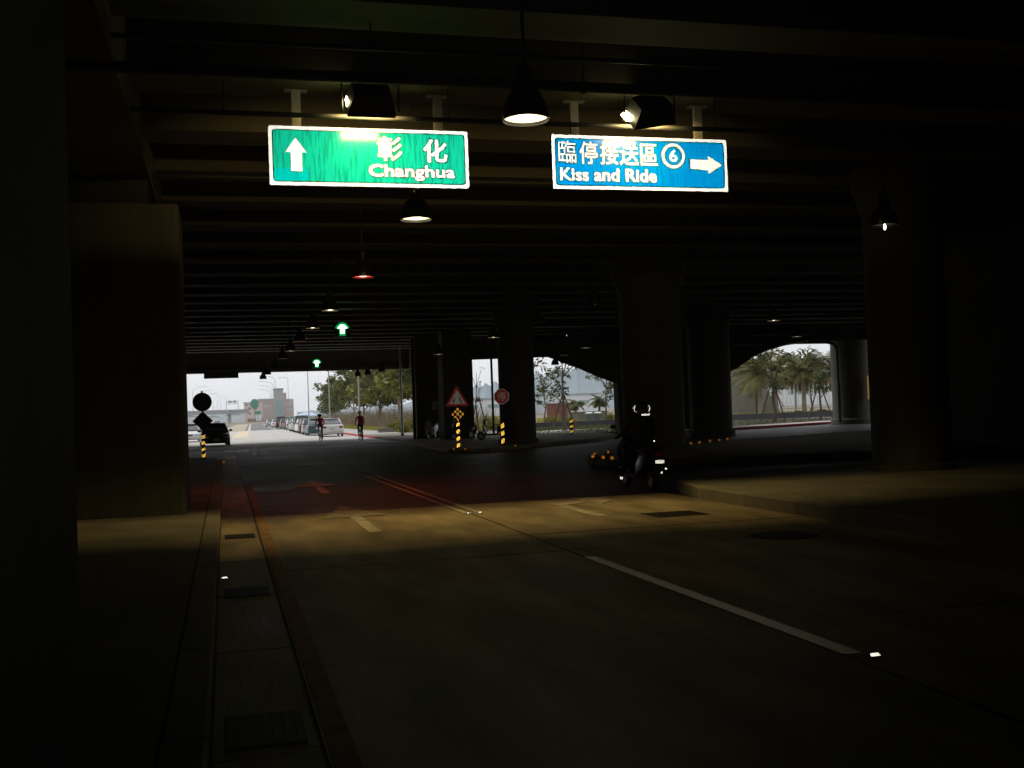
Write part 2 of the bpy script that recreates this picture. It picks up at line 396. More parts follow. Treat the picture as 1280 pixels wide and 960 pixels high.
# pavement, red kerb and soil bed at the far right opening
a, b = Vector((23.5, 53.5)), Vector((46, 65.2)); d = (b-a).normalized(); nn = Vector((-d.y, d.x))
def sid(t, s): p = a+d*t+nn*s; return (p.x, p.y)
struct('side_pavement', MB().prism([sid(0, .12), sid(26, .12), sid(26, 2.2), sid(0, 2.2)], -.02, .13), m_pave)
rk2 = struct('red_kerb', MB().prism([sid(0, .10), sid(26, .10), sid(26, .14), sid(0, .14)], -.02, .08), m_redk)
for k in range(13):
    e = shared('kerb_stone', rs, rk2, (*sid(1+2*k, 0), .055), atan2(d.y, d.x)-pi/2)
struct('planting_bed', MB().prism([sid(-5, 2.25), sid(27, 2.25), sid(27, 14), sid(-5, 14)], -.02, .09), m_soil)
struct('side_road', MB().prism([(21, 69.5), (24.5, 67.3), (31, 86), (21, 95)], -.02, .0), m_road)

# ================================================================ overpass deck
EDGE = [(-14, 75), (12.85, 76.4), (14.4, 65), (20.5, 63.5), (36, 58), (52, 46)]
def xmax(y):
    for (x0, y0), (x1, y1) in zip(EDGE[1:], EDGE[2:]):
        if y1 <= y <= y0: return x0+(x1-x0)*(y-y0)/(y1-y0)
    return 52 if y < 46 else 12.8
deck = thing('overpass_deck', 'dark concrete underside of the overpass with ribs across the road', 'overpass')
part('slab', MB().prism([(-14, -32), (52, -32)]+EDGE[:0:-1]+[EDGE[0]], 7.2, 7.9), m_beam, deck, False)
beam = MB().box(.5, 0, .62, 1, .86, 1.24)
bme = beam.mesh('beam', m_beam, False)
y = 14.55-2.75*16
while y < 74.5:
    xm = xmax(y+.5) if y > 45 else 52
    shared('beam', bme, deck, (-14, y, 5.985+R.uniform(-.006, .006)), 0, (xm+14-.4, 1, 1))
    y += 2.75
for (x0, y0), (x1, y1) in zip(EDGE, EDGE[1:]):      # edge girder round the outer rim, reaching lower than the ribs
    dv = Vector((x1-x0, y1-y0)); L = dv.length; n2 = Vector((-dv.y, dv.x)).normalized()
    if n2.y < 0: n2 = -n2
    z0 = 4.77 if y1 > 63 else 5.05
    c = (Vector((x0, y0))+Vector((x1, y1)))/2+n2*.25
    g = part('edge_girder', MB().box(0, 0, 0, L-.02, .48, 2.9).box(0, -.1, -1.35, L-.03, .68, .22), m_beam, deck, False)
    g.location = (c.x, c.y, z0+1.46); g.rotation_euler = (0, 0, atan2(dv.y, dv.x))
# long girder over the median columns
part('longitudinal_girder', MB().box(-1.83, 8, 6.36, 1.56, 27, 1.75), m_beam, deck, False)

# enclosing walls of the underpass
def wallthing(name, label, mb, mat=m_conc, cat='wall'):
    return tag(link(name, mb.mesh(name, mat, False)), label, cat)
wallthing('retaining_wall', 'long dark concrete wall left of the opposing lanes', MB().box(-14.3, 24, 3.6, .6, 114, 7.3))
wallthing('added_end_wall', 'added dark wall shutting out daylight behind the viewpoint', MB().box(19, -32.4, 3.6, 68, .6, 7.3))  # unseen, added to keep daylight from flooding in from behind
wallthing('side_wall', 'dark concrete wall at the right edge beside the thick round column', MB().box(20.3, -2.6, 3.6, .6, 59, 7.3))
wallthing('side_wall', 'dark concrete wall far back on the right beyond the lit round column', MB().box(41.3, 38.5, 3.6, .6, 24, 7.3))

# ---- piers and columns
def pier_rect(name, label, x0, x1, y0, y1, zt, cap=True, group=None, cat='pier'):
    t = thing(name, label, cat, ((x0+x1)/2, (y0+y1)/2, 0), 0, group)
    sx, sy = x1-x0, y1-y0; e = .06
    prof = [(-sx/2+e, -sy/2), (sx/2-e, -sy/2), (sx/2, -sy/2+e), (sx/2, sy/2-e), (sx/2-e, sy/2), (-sx/2+e, sy/2), (-sx/2, sy/2-e), (-sx/2, -sy/2+e)]
    part('shaft', MB().prism(prof, .0, zt), m_conc2, t, False)
    if cap: part('bearing_block', MB().box(-.1, 0, zt+.24, sx*.62, sy*.6, .48), m_dkmet, t, False)
    return t
def column(name, label, x, y, r, zt=5.98, cap=.25, group='round concrete columns under the deck'):
    t = thing(name, label, 'column', (x, y, 0), 0, group)
    part('shaft', MB().lathe([(r, .0), (r, zt-.9), (r*1.01, zt-.88)], 40), m_conc2, t)
    part('capital', MB().lathe([(r*1.012, zt-.879), (r*1.25, zt-.3), (r*1.25, zt)], 40), m_conc2, t)
    for k in range(1, 4): part('formwork_ring', MB().lathe([(r*1.001, k*1.25-.012), (r*1.006, k*1.25), (r*1.001, k*1.25+.012)], 40, cap=False), m_conc, t)
    part('plinth', MB().lathe([(r*1.12, .0), (r*1.12, .30), (r*1.05, .33)], 40), m_conc2, t)
    return t
pier_rect('concrete_pier', 'nearest square concrete pier filling the left edge of the view', -2.6, -.62, 2.9, 5.0, 5.1, True, 'square piers on the median')
pier_rect('concrete_pier', 'square concrete pier standing on the median beside the left opening', -2.6, -.62, 17.7, 19.6, 5.02, True, 'square piers on the median')
column('round_column', 'thick round column on the near right island, close to the right edge', 12.75, 18.2, .73)
column('round_column', 'round column behind the scooter rider', 12.95, 31.6, .96)
column('round_column', 'round column behind the red stop sign', 12.5, 46.2, .80)
column('round_column', 'round column left of the palm opening, lit along its right side', 22.4, 47.5, 1.0)
column('round_column', 'lit round column at the right side of the palm opening', 37.0, 58.6, 1.13)
pier_rect('square_column', 'square pillar left of the triangular warning sign with a small grey notice', 10.55, 11.9, 61, 62.3, 5.98, False, 'pillars beside the scooters')
pier_rect('square_column', 'dark square pillar behind the triangular warning sign', 11.4, 13.05, 57.2, 58.6, 5.98, False, 'pillars beside the scooters')
tag(link('notice', MB().box(11.62, 60.975, 2.0, .34, .03, .5, bev=.008).mesh('notice', m_galv)), 'small pale grey notice fixed to the square pillar', 'notice')
tag(link('downpipe', MB().path([(10.38, 60.9, .12), (10.42, 60.9, 5.9)], .09, 10).mesh('downpipe', m_pipe)), 'dark drainpipe on the left edge of the square pillar', 'pipe')
tag(link('downpipe', MB().path([(15.28, 62, .1), (15.28, 62, 5.2), (15.9, 62, 5.5), (19, 62, 5.6)], .07, 10).mesh('downpipe', m_pipe)), 'thin dark pipe post in the gap between two columns', 'pipe')
tag(link('downpipe', MB().path([(35.55, 57.6, .1), (35.55, 57.6, 4.55), (35.3, 57.55, 4.85), (34.8, 57.5, 4.95), (28.5, 57.5, 5.0)], .10, 10).mesh('downpipe', m_pipe)), 'bent dark drainpipe beside the lit round column', 'pipe')
# hammerhead pier seen through the gaps
t = thing('hammerhead_pier', 'broad pier with flaring curved arms between the two garden openings', 'pier', (25.9, 60.6, 0), -radians(23.2))
arm = [(-3.2, 2.9)]
part('shaft', MB().prism([(-3.3, -.7), (-3.0, -1), (2.3, -1), (2.6, -.7), (2.6, .7), (2.3, 1), (-3, 1), (-3.3, .7)], 0, 3.0), m_conc2, t, False)
lo = [(-3.3, 3.0), (-4.3, 3.42), (-5.4, 3.95), (-7.2, 4.7), (-8.6, 5.3)]
hi = [(2.6, 2.9), (4.0, 3.55), (5.0, 4.2), (6.0, 4.62), (7.0, 4.86), (8.2, 5.0)]
pl = lo[::-1]+hi+[(8.2, 5.9), (-8.6, 5.9)]
part('arm_cap', MB().prism(pl, -.98, .98, Matrix.Rotation(pi/2, 4, 'X')), m_conc2, t, False)

# ================================================================ pipes under the deck
def pipe(label, pts, r, hang=(), zt=5.98):
    t = thing('ceiling_pipe', label, 'pipe', (0, 0, 0), 0, 'pipes under the deck')
    part('tube', MB().path(pts, r, 10), m_pipe, t)
    (x0, y0, z0), (x1, y1, z1) = pts[0], pts[-1]
    for x in hang:
        f = (x-x0)/(x1-x0); y = y0+(y1-y0)*f; z = z0+(z1-z0)*f
        part('hanger_rod', MB().path([(x, y, z+r*.8), (x, y, 7.21)], .012, 5), m_pipe, t)
        part('clamp', MB().lathe([(r*1.25, -.03), (r*1.25, .03)], 10, (0, 0, 0), True, Matrix.Translation((x, y, z))@Matrix.Rotation(pi/2, 4, 'Y')), m_pipe, t)
    return t
pipe('thick black pipe crossing above the two road signs', [(-13.5, 12.3, 5.46), (40, 12.3, 5.46)], .065, (-8, -.2, 4.3, 10, 16, 24))
pipe('thinner black pipe just above the thick crossing pipe', [(-13.5, 12.0, 5.70), (40, 12.0, 5.70)], .028, (-6, 1.7, 8, 15))
pipe('thin dark pipe running along the top edges of the road signs', [(-13.5, 14.32, 5.56), (40, 14.32, 5.56)], .035, (-4, .1, 3.05, 7.0, 12, 20))
pipe('dark pipe between ribs behind the green sign', [(-13.5, 18.7, 5.68), (40, 18.7, 5.68)], .045, (-3, 2, 9, 17))
for k, (yy, zz) in enumerate(((45.5, 5.5), (49.5, 5.35), (54.0, 5.25))):
    pipe(['upper', 'middle', 'lower'][k]+' pipe with many hangers on the lit soffit above the palm opening', [(14, yy+1.5, zz), (42, yy-1.5, zz)], .07, (16, 19, 22, 25, 28, 30.5, 32, 34, 36, 39), 5.98)

# ================================================================ pendant lamps
def lampmesh(kind):
    shade = MB().lathe([(.232, 0), (.236, .02), (.226, .10), (.200, .19), (.150, .28), (.095, .33), (.085, .36), (.080, .52), (.05, .55), (.012, .56)], 28, cap=False)
    inner = MB().lathe([(.225, .004), (.196, .12), (.14, .22), (.06, .26)], 24, cap=False)
    return shade, inner
sh, inn = lampmesh(0)
me_sh = sh.mesh('lamp_shade', m_shade)
LM = {'white': (m_lampw, m_bulb), 'dim': (m_lampd, None), 'orange': (m_lampo, None), 'red': (m_lampr, m_bulbr), 'off': (m_lampoff, None), 'glint': (m_lampoff, None)}
m_refl = {'white': M('reflector_white', (.75, .7, .55), .35, .05, 6), 'off': m_lampoff}
lens_me = {}; bulb_me = {}
for k, (lm, bm_) in LM.items():
    lens_me[k] = MB().lathe([(.222, .035), (.20, .037), (.10, .045), (.001, .05)], 28, cap=False).mesh('lamp_lens', lm)
    if bm_: bulb_me[k] = MB().lathe([(.001, .012), (.055, .016), (.085, .028), (.09, .034)], 20, cap=False).mesh('lamp_bulb_and_glint', bm_)
glint_me = MB().ball((0, 0, -.02), .022, .022, .055, 10).mesh('lamp_bulb_and_glint', m_bulb)  # glowing bead that paints the glint on an unlit bell
def lamp(x, y, kind, label, z=4.5):
    t = thing('pendant_lamp', label, 'lamp', (x, y, z), 0, 'bell shaped pendant lamps under the deck')
    shared('lamp_shade', me_sh, t); shared('lamp_lens', lens_me[kind], t)
    if kind == 'glint': shared('lamp_bulb_and_glint', glint_me, t)
    if kind in bulb_me:
        shared('lamp_bulb_and_glint', bulb_me[kind], t)
        ld = bpy.data.lights.new('lamp_light', 'SPOT'); ld.energy = 150 if kind == 'red' else 6; ld.color = (1, .20, .07) if kind == 'red' else (1, .80, .42)
        ld.spot_size = radians(125); ld.spot_blend = .6; ld.shadow_soft_size = .09
        lo_ = bpy.data.objects.new('lamp_light', ld); COL.objects.link(lo_); lo_.parent = t; lo_.location = (0, 0, .0)
    part('stem', MB().path([(0, 0, .55), (0, 0, 5.99-z if (abs(((y-14.55)/2.75+.5) % 1-.5)*2.75 < .42) else 7.21-z)], .018, 6), m_pipe, t)
    return t
lamp(3.01, 10.4, 'white', 'largest lit bell lamp, hanging between the green and the blue sign')
lamp(2.86, 16.0, 'white', 'lit bell lamp hanging just below the green sign')
lamp(2.9, 22.8, 'red', 'bell lamp glowing red over the road')
lamp(2.88, 30.0, 'white', 'lit bell lamp just beyond the red one, left of the green dot')
lamp(2.86, 35.9, 'white', 'lit bell lamp level with the upper green arrow signal')
lamp(2.87, 42.1, 'orange', 'dull orange bell lamp in the row over the road')
lamp(2.85, 48.1, 'white', 'lit bell lamp just beyond the dull orange one')
lamp(2.80, 54.0, 'dim', 'faintly lit bell lamp beyond the last bright one over the road')
lamp(2.9, 65.0, 'off', 'unlit bell lamp deep in the row over the road')
lamp(2.57, 67.6, 'off', 'black bell lamp against the sky, right of the pair over the road', 4.28)
lamp(2.55, 74.6, 'off', 'black bell lamp against the sky, left and lowest of the pair over the road', 4.26)
lamp(10.45, 29.6, 'off', 'unlit bell lamp right of centre, faint grey disc below the blue sign')
lamp(10.43, 35.3, 'off', 'unlit bell lamp above the round column with the stop sign')
lamp(10.46, 41.9, 'white', 'lit bell lamp above the gap beside the stop sign')
lamp(10.43, 53.3, 'white', 'lit bell lamp above the triangular warning sign')
lamp(9.55, 67.4, 'off', 'black bell lamp against the trees, rightmost of three', 4.28)
lamp(9.2, 71.5, 'off', 'black bell lamp against the trees, middle of three', 4.25)
lamp(8.9, 74.6, 'off', 'black bell lamp against the trees, leftmost of three', 4.28)
lamp(17.25, 50.5, 'white', 'lit bell lamp above the opening with the staked tree')
lamp(19.4, 62.6, 'off', 'black bell lamp at the top of the staked tree opening', 4.22)
lamp(18.2, 57.0, 'dim', 'faint yellow bell lamp beside the slanting pier arm')
lamp(19.48, 35.7, 'white', 'lit bell lamp hanging left above the palm opening')
lamp(25.7, 45.0, 'white', 'lit bell lamp hanging lower over the palms')
lamp(10.95, 16.1, 'glint', 'unlit bell lamp with one glint, hanging near the thick right column')

# ================================================================ text helper
def text(s, size, bold=0, mat=None, name='lettering', parent=None, loc=(0, 0, 0), sx=1, track=1, align='LEFT'):
    cu = bpy.data.curves.new(name, 'FONT'); cu.body = s; cu.size = size; cu.offset = bold; cu.extrude = .0005
    cu.space_character = track; cu.align_x = align; cu.resolution_u = 3
    o = bpy.data.objects.new(name, cu); COL.objects.link(o)
    dg = bpy.context.evaluated_depsgraph_get()
    me = bpy.data.meshes.new_from_object(o.evaluated_get(dg)); bpy.data.objects.remove(o); bpy.data.curves.remove(cu)
    xs = [v.co.x for v in me.vertices]; ysv = [v.co.y for v in me.vertices]
    me.materials.clear(); me.materials.append(mat); me.name = name
    return me, (min(xs), max(xs), min(ysv), max(ysv))
def fit_text(s, x0, x1, z0, z1, b, mat, parent, name='lettering', y=-.012):
    """text laid into the rectangle x0..x1, z0..z1 of an upright sign face (facing -Y), strokes thickened by b metres"""
    me, (xa, xb, ya, yb) = text(s, 1, 0, mat, name)
    x0, x1, z0, z1 = x0+b, x1-b, z0+b, z1-b
    kx, kz = (x1-x0)/(xb-xa), (z1-z0)/(yb-ya)
    vs = [(x0+(v.co.x-xa)*kx, y-v.co.z, z0+(v.co.y-ya)*kz) for v in me.vertices]
    fs = [tuple(p.vertices) for p in me.polygons]; bpy.data.meshes.remove(me)
    mb = MB(); mb.add(vs, fs)
    for k in range(10 if b else 0):
        q = 2*pi*k/10
        mb.add([(vx+b*cos(q), vy-.0002*(k+1), vz+b*sin(q)) for vx, vy, vz in vs], fs)
    m2 = bpy.data.meshes.new(name); m2.from_pydata(mb.v, [], mb.f); m2.materials.append(mat); m2.update()
    return link(name, m2, parent)
def upright(mb_poly, y0, y1): return MB().prism(mb_poly, y0, y1, Matrix.Rotation(pi/2, 4, 'X'))   # (x,z) outline; thickness along -Y
def rrect(x0, x1, z0, z1, r, n=4):
    out = []
    for cx, cz, a0 in ((x1-r, z0+r, -pi/2), (x1-r, z1-r, 0), (x0+r, z1-r, pi/2), (x0+r, z0+r, pi)):
        out += [(cx+r*cos(a0+k*pi/2/n), cz+r*sin(a0+k*pi/2/n)) for k in range(n+1)]
    return out

# ================================================================ overhead signs
def bigsign(label, x0, x1, z0, z1, face, hang_x, rz=0):
    cx = (x0+x1)/2; W, Hh = x1-x0, z1-z0
    t = thing('road_sign', label, 'road sign', (cx, 14.6, z0), rz, 'overhead direction signs')
    part('board', MB().box(0, .03, Hh/2, W, .05, Hh, bev=.008), m_signbk, t)
    part('border', upright(rrect(-W/2+.003, W/2-.003, .003, Hh-.003, .02), -.002, .004), r_white, t, False)
    b = .06
    part('dark_line', upright(rrect(-W/2+b-.012, W/2-b+.012, b-.012, Hh-b+.012, .05), .0042, .006), m_ink, t, False)
    part('panel', upright(rrect(-W/2+b, W/2-b, b, Hh-b, .045), .0065, .009), face, t, False)
    for x in hang_x:
        part('hanger', MB().box(x-cx, .05, (5.985-z0+Hh)/2-.03, .12, .06, 5.985-z0-Hh+.06).box(x-cx, .05, 5.98-z0, .3, .12, .02), m_hang, t, False)
    return t, W, Hh
def sx_(px, a, b, W): return -W/2+W*(px-a)/(b-a)      # position along the sign, from the left edge at a to the right edge at b

t, W, Hh = bigsign('green direction sign with an up arrow reading 彰化 Changhua', .66, 3.375, 4.69, 5.49, r_green, (1.04, 2.97))
u = lambda p: sx_(p, 66, 1130, W)              # horizontal scale of the green sign in the enlarged photograph
v = lambda q: Hh*(1-(q-340)/(650-340))
part('corner_patch', upright([(-W/2+.063, .063), (u(262), .063), (u(262), v(562)), (-W/2+.063, v(562))], .0092, .0105), r_green2, t, False)
ar = [(u(178), v(577)), (u(236), v(577)), (u(236), v(478)), (u(260), v(478)), (u(205), v(400)), (u(150), v(478)), (u(178), v(478))]
c0 = Vector((u(206), v(490)))
part('arrow', upright([(c0.x+(x-c0.x)*1.03, c0.y+(z-c0.y)*1.03) for x, z in ar], .0107, .0115), m_ink, t, False)
part('arrow_face', upright(ar, .0117, .013), r_white, t, False)
for tx, xa, xb, za, zb, bd in (('彰', 632, 766, 512, 380, .006), ('化', 880, 1014, 515, 388, .011), ('Changhua', 583, 1053, 616, 530, .0085)):
    fit_text(tx, u(xa)-.011, u(xb)+.011, v(za)-.011, v(zb)+.011, bd+.011, m_ink, t, 'lettering_edge', -.0115)
    fit_text(tx, u(xa), u(xb), v(za), v(zb), bd, r_white, t, 'lettering', -.0148)

t, W, Hh = bigsign('blue direction sign reading 臨停接送區 6 Kiss and Ride with a right arrow', 4.59, 7.31, 4.71, 5.49, r_blue, (4.96, 6.88))
# across the blue sign the enlarged photograph slopes a little; undo the slope for each position
def u(p): return sx_(p, 280, 1156, W)
def v(p, q):
    f = (p-280)/876; top = 347+33*f; bot = 622+20*f
    return Hh*(1-(q-top)/(bot-top))
for tx, xa, xb, za, zb, bd in (('臨', 310, 396, 494, 380, .002), ('停', 412, 500, 500, 385, .004), ('接', 512, 602, 503, 388, .004), ('送', 608, 702, 507, 392, .004), ('區', 712, 798, 508, 400, .003), ('Kiss and Ride', 314, 790, 594, 516, .0085)):
    mid = (xa+xb)/2
    if len(tx) > 1: za_, zb_ = v(mid, 588), v(mid, 522)
    else: za_, zb_ = v(mid, za), v(mid, zb)
    fit_text(tx, u(xa)-.009, u(xb)+.009, za_-.009, zb_+.009, bd+.009, m_ink, t, 'lettering_edge', -.0115)
    fit_text(tx, u(xa), u(xb), za_, zb_, bd, r_white, t, 'lettering', -.0148)
cxp, czp = u(878), v(878, 460)
def annulus(cx, cz, ra, rb, y0, y1, n=32):
    mb = MB()
    for k in range(n):
        a0, a1 = 2*pi*k/n, 2*pi*(k+1)/n
        mb.prism([(cx+ra*cos(a0), cz+ra*sin(a0)), (cx+rb*cos(a0), cz+rb*sin(a0)), (cx+rb*cos(a1), cz+rb*sin(a1)), (cx+ra*cos(a1), cz+ra*sin(a1))], y0, y1, Matrix.Rotation(pi/2, 4, 'X'))
    return mb
rr = (u(938)-u(820))/2
part('number_ring_edge', annulus(cxp, czp, rr*.70, rr*1.06, .0095, .0108), m_ink, t, False)
part('number_ring', annulus(cxp, czp, rr*.78, rr, .0112, .0125), r_white, t, False)
fit_text('6', cxp-rr*.36, cxp+rr*.36, czp-rr*.50, czp+rr*.50, .007, r_white, t, 'number')
ar = [(u(964), v(964, 478)), (u(1055), v(1055, 482)), (u(1055), v(1055, 460)), (u(1128), v(1128, 508)), (u(1055), v(1055, 552)), (u(1055), v(1055, 534)), (u(964), v(964, 526))]
c0 = Vector((u(1050), v(1050, 506)))
part('arrow', upright([(c0.x+(x-c0.x)*1.06, c0.y+(z-c0.y)*1.08) for x, z in ar], .0095, .0108), m_ink, t, False)
part('arrow_face', upright(ar, .0112, .0125), r_white, t, False)

# ---- floodlights in front of the signs
def floodlight(label, x, y, z, yaw, aim, power, rim=.02):
    t = thing('floodlight', label, 'floodlight', (x, y, z), 0, 'floodlights above the overhead signs')
    d = (Vector(aim)-Vector((x, y, z))).normalized()
    q = (-d).to_track_quat('Z', 'X').to_matrix().to_4x4()
    # local frame of the housing: Z back, X along the long side
    zb = -d; xb = Vector((cos(yaw), sin(yaw), 0)); xb = (xb-zb*xb.dot(zb)).normalized(); yb = zb.cross(xb)
    fr = Matrix((xb, yb, zb)).transposed().to_4x4()
    def rect(w_, h_, zz): return [(-w_, -h_, zz), (w_, -h_, zz), (w_, h_, zz), (-w_, h_, zz)]
    hz = MB().loft([rect(.16, .10, .28), rect(.24, .16, .22), rect(.30, .19, .02), rect(.315, .205, -.06)], False, fr)
    hz.add(rect(.16, .10, .28), [(0, 1, 2, 3)], fr)
    part('housing', hz, m_black, t, False)
    part('lens', MB().add(rect(.285, .18, -.012), [(0, 1, 2, 3)], fr), m_flood, t, False)
    part('lens_rim', MB().loft([[(-.30, -.06, .07), (-.30, .15, .03), (-.30, .15, -.012), (-.30, -.06, -.012)], [(-.30-rim, -.02, .03), (-.30-rim, .10, .01), (-.30-rim*.8, .11, -.012), (-.30-rim*.8, -.03, -.012)]], True, fr), m_rimlit, t, False)
    part('visor', MB().add([(-.315, .205, -.06), (.315, .205, -.06), (.29, .20, -.17), (-.29, .20, -.17)], [(0, 1, 2, 3)], fr), m_dkmet, t, False)
    br = MB().path([(-.33, 0, .1), (-.36, .02, .1), (-.36, 0, .1)], .012, 6, True, fr)
    part('bracket', MB().path([(-.37, -.02, -.10), (-.37, -.02, .26), (-.1, -.02, .30), (.1, -.02, .30), (.37, -.02, .26), (.37, -.02, -.10)], .014, 6).path([(0, -.02, .30), (0, -.02, 5.99-z)], .02, 6), m_dkmet, t)
    ld = bpy.data.lights.new('flood_lamp', 'AREA'); ld.shape = 'RECTANGLE'; ld.size = .5; ld.size_y = .3; ld.energy = power; ld.color = (1, .70, .24); ld.spread = radians(128)
    lo_ = bpy.data.objects.new('flood_lamp', ld); COL.objects.link(lo_); lo_.parent = t
    lo_.matrix_local = fr@Matrix.Translation((0, 0, -.02))
    return t
floodlight('black floodlight with bracket above the green sign', 1.95, 14.0, 5.64, 0, (1.95, 15.6, 4.2), 105)
floodlight('turned floodlight with its bright lens showing above the blue sign', 5.85, 14.0, 5.64, radians(14), (6.05, 15.6, 4.2), 85, .10)

# ================================================================ lane signals
def signal(label, x, y, z, s, turn=0):
    t = thing('lane_signal', label, 'signal', (x, y, z), 0, 'green arrow lane signals')
    part('housing', MB().box(0, .12, 0, .62, .2, .62, bev=.03), m_black, t)
    a = [(-.09, -.2), (.09, -.2), (.09, .02), (.2, .02), (.2, .07), (.09, .18), (0, .2), (-.09, .18), (-.2, .07), (-.2, .02), (-.09, .02)]
    if turn: a = [(-.13, 0), (-.02, .19), (.06, .19), (.17, .0), (.07, -.04), (.07, -.17), (-.05, -.10)]; a = [(-.2, .0), (0, .2), (.2, 0), (.12, -.06), (.1, -.17), (-.02, -.1)]
    part('arrow_bloom', upright([(p*1.5*s, q*1.5*s) for p, q in a], -.018, -.008), m_sigB, t, False)  # glowing plate painting the green bloom round the lit arrow
    part('lit_arrow', upright([(p*s, q*s) for p, q in a], -.004, .006), m_sigA, t, False)
    part('hanger', MB().path([(0, .12, .3), (0, .12, 5.99-z if True else 0)], .03, 6), m_pipe, t)
signal('upper green up arrow lane signal hanging over the road', 4.82, 45.2, 5.2, .95)
signal('lower green arrow lane signal hanging further along the road', 6.06, 73.5, 5.18, 1.0)
tag(link('hanging_panel', MB().box(-.16, 75.1, 4.61, 2.24, .12, .43, bev=.02).box(-.85, 75.1, 5.4, .06, .06, 1.2).box(.56, 75.1, 5.4, .06, .06, 1.2).mesh('hanging_panel', m_signbk)),
    'dark back of a long sign hanging at the top of the left opening', 'sign')

# ================================================================ warning posts
def stripe_post(t, z0, z1, r=.068, n=4, ph=0, frac=.55):
    part('post', MB().lathe([(r, z0), (r, z1), (r*.6, z1+.02)], 16), m_ink, t)
    H_ = (z1-z0)/n; seg = 14
    for k in range(n):
        za = z0+H_*(k+.22); h = H_*frac; rise = H_*.26; rr_ = r+.003
        vs = []; fs = []
        for i in range(seg+1):
            a = pi+pi*i/seg; zz = za+rise*(i/seg-.5)
            vs += [(rr_*cos(a), rr_*sin(a), zz), (rr_*cos(a), rr_*sin(a), zz+h)]
        for i in range(seg): fs.append((2*i, 2*i+2, 2*i+3, 2*i+1))
        part('stripe', MB().add(vs, fs), r_yellow, t)
    part('foot', MB().lathe([(r*2, z0-.02), (r*2, z0+.015), (r*1.2, z0+.03)], 16), m_dkmet, t)
t = thing('sign_post', 'striped post with a red bordered road narrows triangle and amber chequered diamond', 'sign post', (8.9, 42, .13))
stripe_post(t, 0, 1.1)
part('pole', MB().path([(0, .03, 1.1), (0, .03, 2.5)], .035, 8), m_dkmet, t)
tri = [(-.47, 1.69), (.47, 1.69), (0, 2.50)]
def shrink(P, k):
    cx = sum(p[0] for p in P)/len(P); cz = sum(p[1] for p in P)/len(P); return [(cx+(x-cx)*k, cz+(z-cz)*k) for x, z in P]
part('triangle_board', upright(tri, .0, .012), r_dred, t, False)
part('triangle_face', upright(shrink(tri, .70), .0125, .016), r_dwhite, t, False)
for s in (-1, 1): part('symbol_bar', upright([(s*.06, 2.05), (s*.10, 2.05), (s*.21, 1.82), (s*.15, 1.82)], .0165, .019), m_ink, t, False)
dm = [(0, 1.10), (.31, 1.41), (0, 1.72), (-.31, 1.41)]
part('diamond_board', upright([(x, z-.05) for x, z in dm], .036, .045), m_ink, t, False)
for i in range(3):
    for j in range(3):
        cx, cz = (i-j)*.102, 1.36+(i+j-2)*.102
        part('diamond_reflector', upright([(cx+.055*cos(a*pi/4), cz+.055*sin(a*pi/4)) for a in range(8)], .0455, .055), r_amber2, t, False)
t = thing('sign_post', 'striped post with a red octagonal stop sign reading 停', 'sign post', (11.28, 44.2, .13))
stripe_post(t, 0, .98, n=3, frac=.6)
part('pole', MB().path([(0, .03, 1), (0, .03, 2.3)], .035, 8), m_dkmet, t)
oc = [(.345*cos(pi/8+k*pi/4), 2.04+.345*sin(pi/8+k*pi/4)) for k in range(8)]
part('octagon_edge', upright(oc, .0, .012), r_dwhite, t, False)
part('octagon_face', upright(shrink(oc, .90), .0125, .016), r_dred, t, False)
fit_text('停', -.19, .19, 1.85, 2.23, .003, r_dwhite, t, 'lettering', -.018)
t = thing('sign_post', 'striped post carrying the black backs of a round and a diamond sign', 'sign post', (-.83, 43.3, .15))
stripe_post(t, 0, .95)
part('pole', MB().path([(0, .0, .95), (0, .0, 2.6)], .035, 8), m_dkmet, t)
part('round_board', upright([(.36*cos(k*pi/16), 2.17+.36*sin(k*pi/16)) for k in range(32)], .04, .055), m_signbk, t, False)
part('diamond_board', upright([(0, 1.06), (.38, 1.44), (0, 1.82), (-.38, 1.44)], .04, .055), m_signbk, t, False)
t = thing('delineator_post', 'short yellow and black striped post in front of the staked tree', 'bollard', (18.8, 58, .13))
stripe_post(t, 0, .85, .09, 3)
# amber studs on the kerbs and cat eyes on the road
def studme(mat, s):
    b_ = MB().loft([[(-.05*s, -.05*s, 0), (.05*s, -.05*s, 0), (.05*s, .05*s, 0), (-.05*s, .05*s, 0)], [(-.03*s, -.02*s, .03*s), (.03*s, -.02*s, .03*s), (.03*s, .02*s, .03*s), (-.03*s, .02*s, .03*s)]])
    return b_.mesh('stud_body', m_kerb), MB().add([(-.036*s, -.0455*s, .012*s), (.036*s, -.0455*s, .012*s), (.028*s, -.026*s, .028*s), (-.028*s, -.026*s, .028*s)], [(0, 1, 2, 3)]).mesh('lens', mat)
sb, slm = studme(r_stud, .95)
def stud(label, x, y, z=.0085, rz=0, me=None, group='white road studs'):
    t = thing('road_stud', label, 'road stud', (x, y, z), rz, group); me = me or (sb, slm)
    shared('stud_body', me[0], t); shared('lens', me[1], t)
stud('bright road stud at the near end of the white lane dash', 3.79, 5.9)
sb, slm = studme(r_stud, .8)
stud('left one of two small studs at the start of the double lane line', 3.6, 16.45)
stud('right one of two small studs at the start of the double lane line', 3.79, 16.48)
stud('small stud in the gutter at the foot of the median kerb', -.05, 11.3)
rb_body = MB().lathe([(.075, -.012), (.075, 0), (.04, .01)], 14, cap=True, mat=Matrix.Rotation(pi/2, 4, 'X')).mesh('stud_body', m_black)
rb_lens = MB().lathe([(.048, .0), (.04, .012), (.001, .016)], 14, cap=False, mat=Matrix.Rotation(pi/2, 4, 'X')).mesh('lens', r_amber)
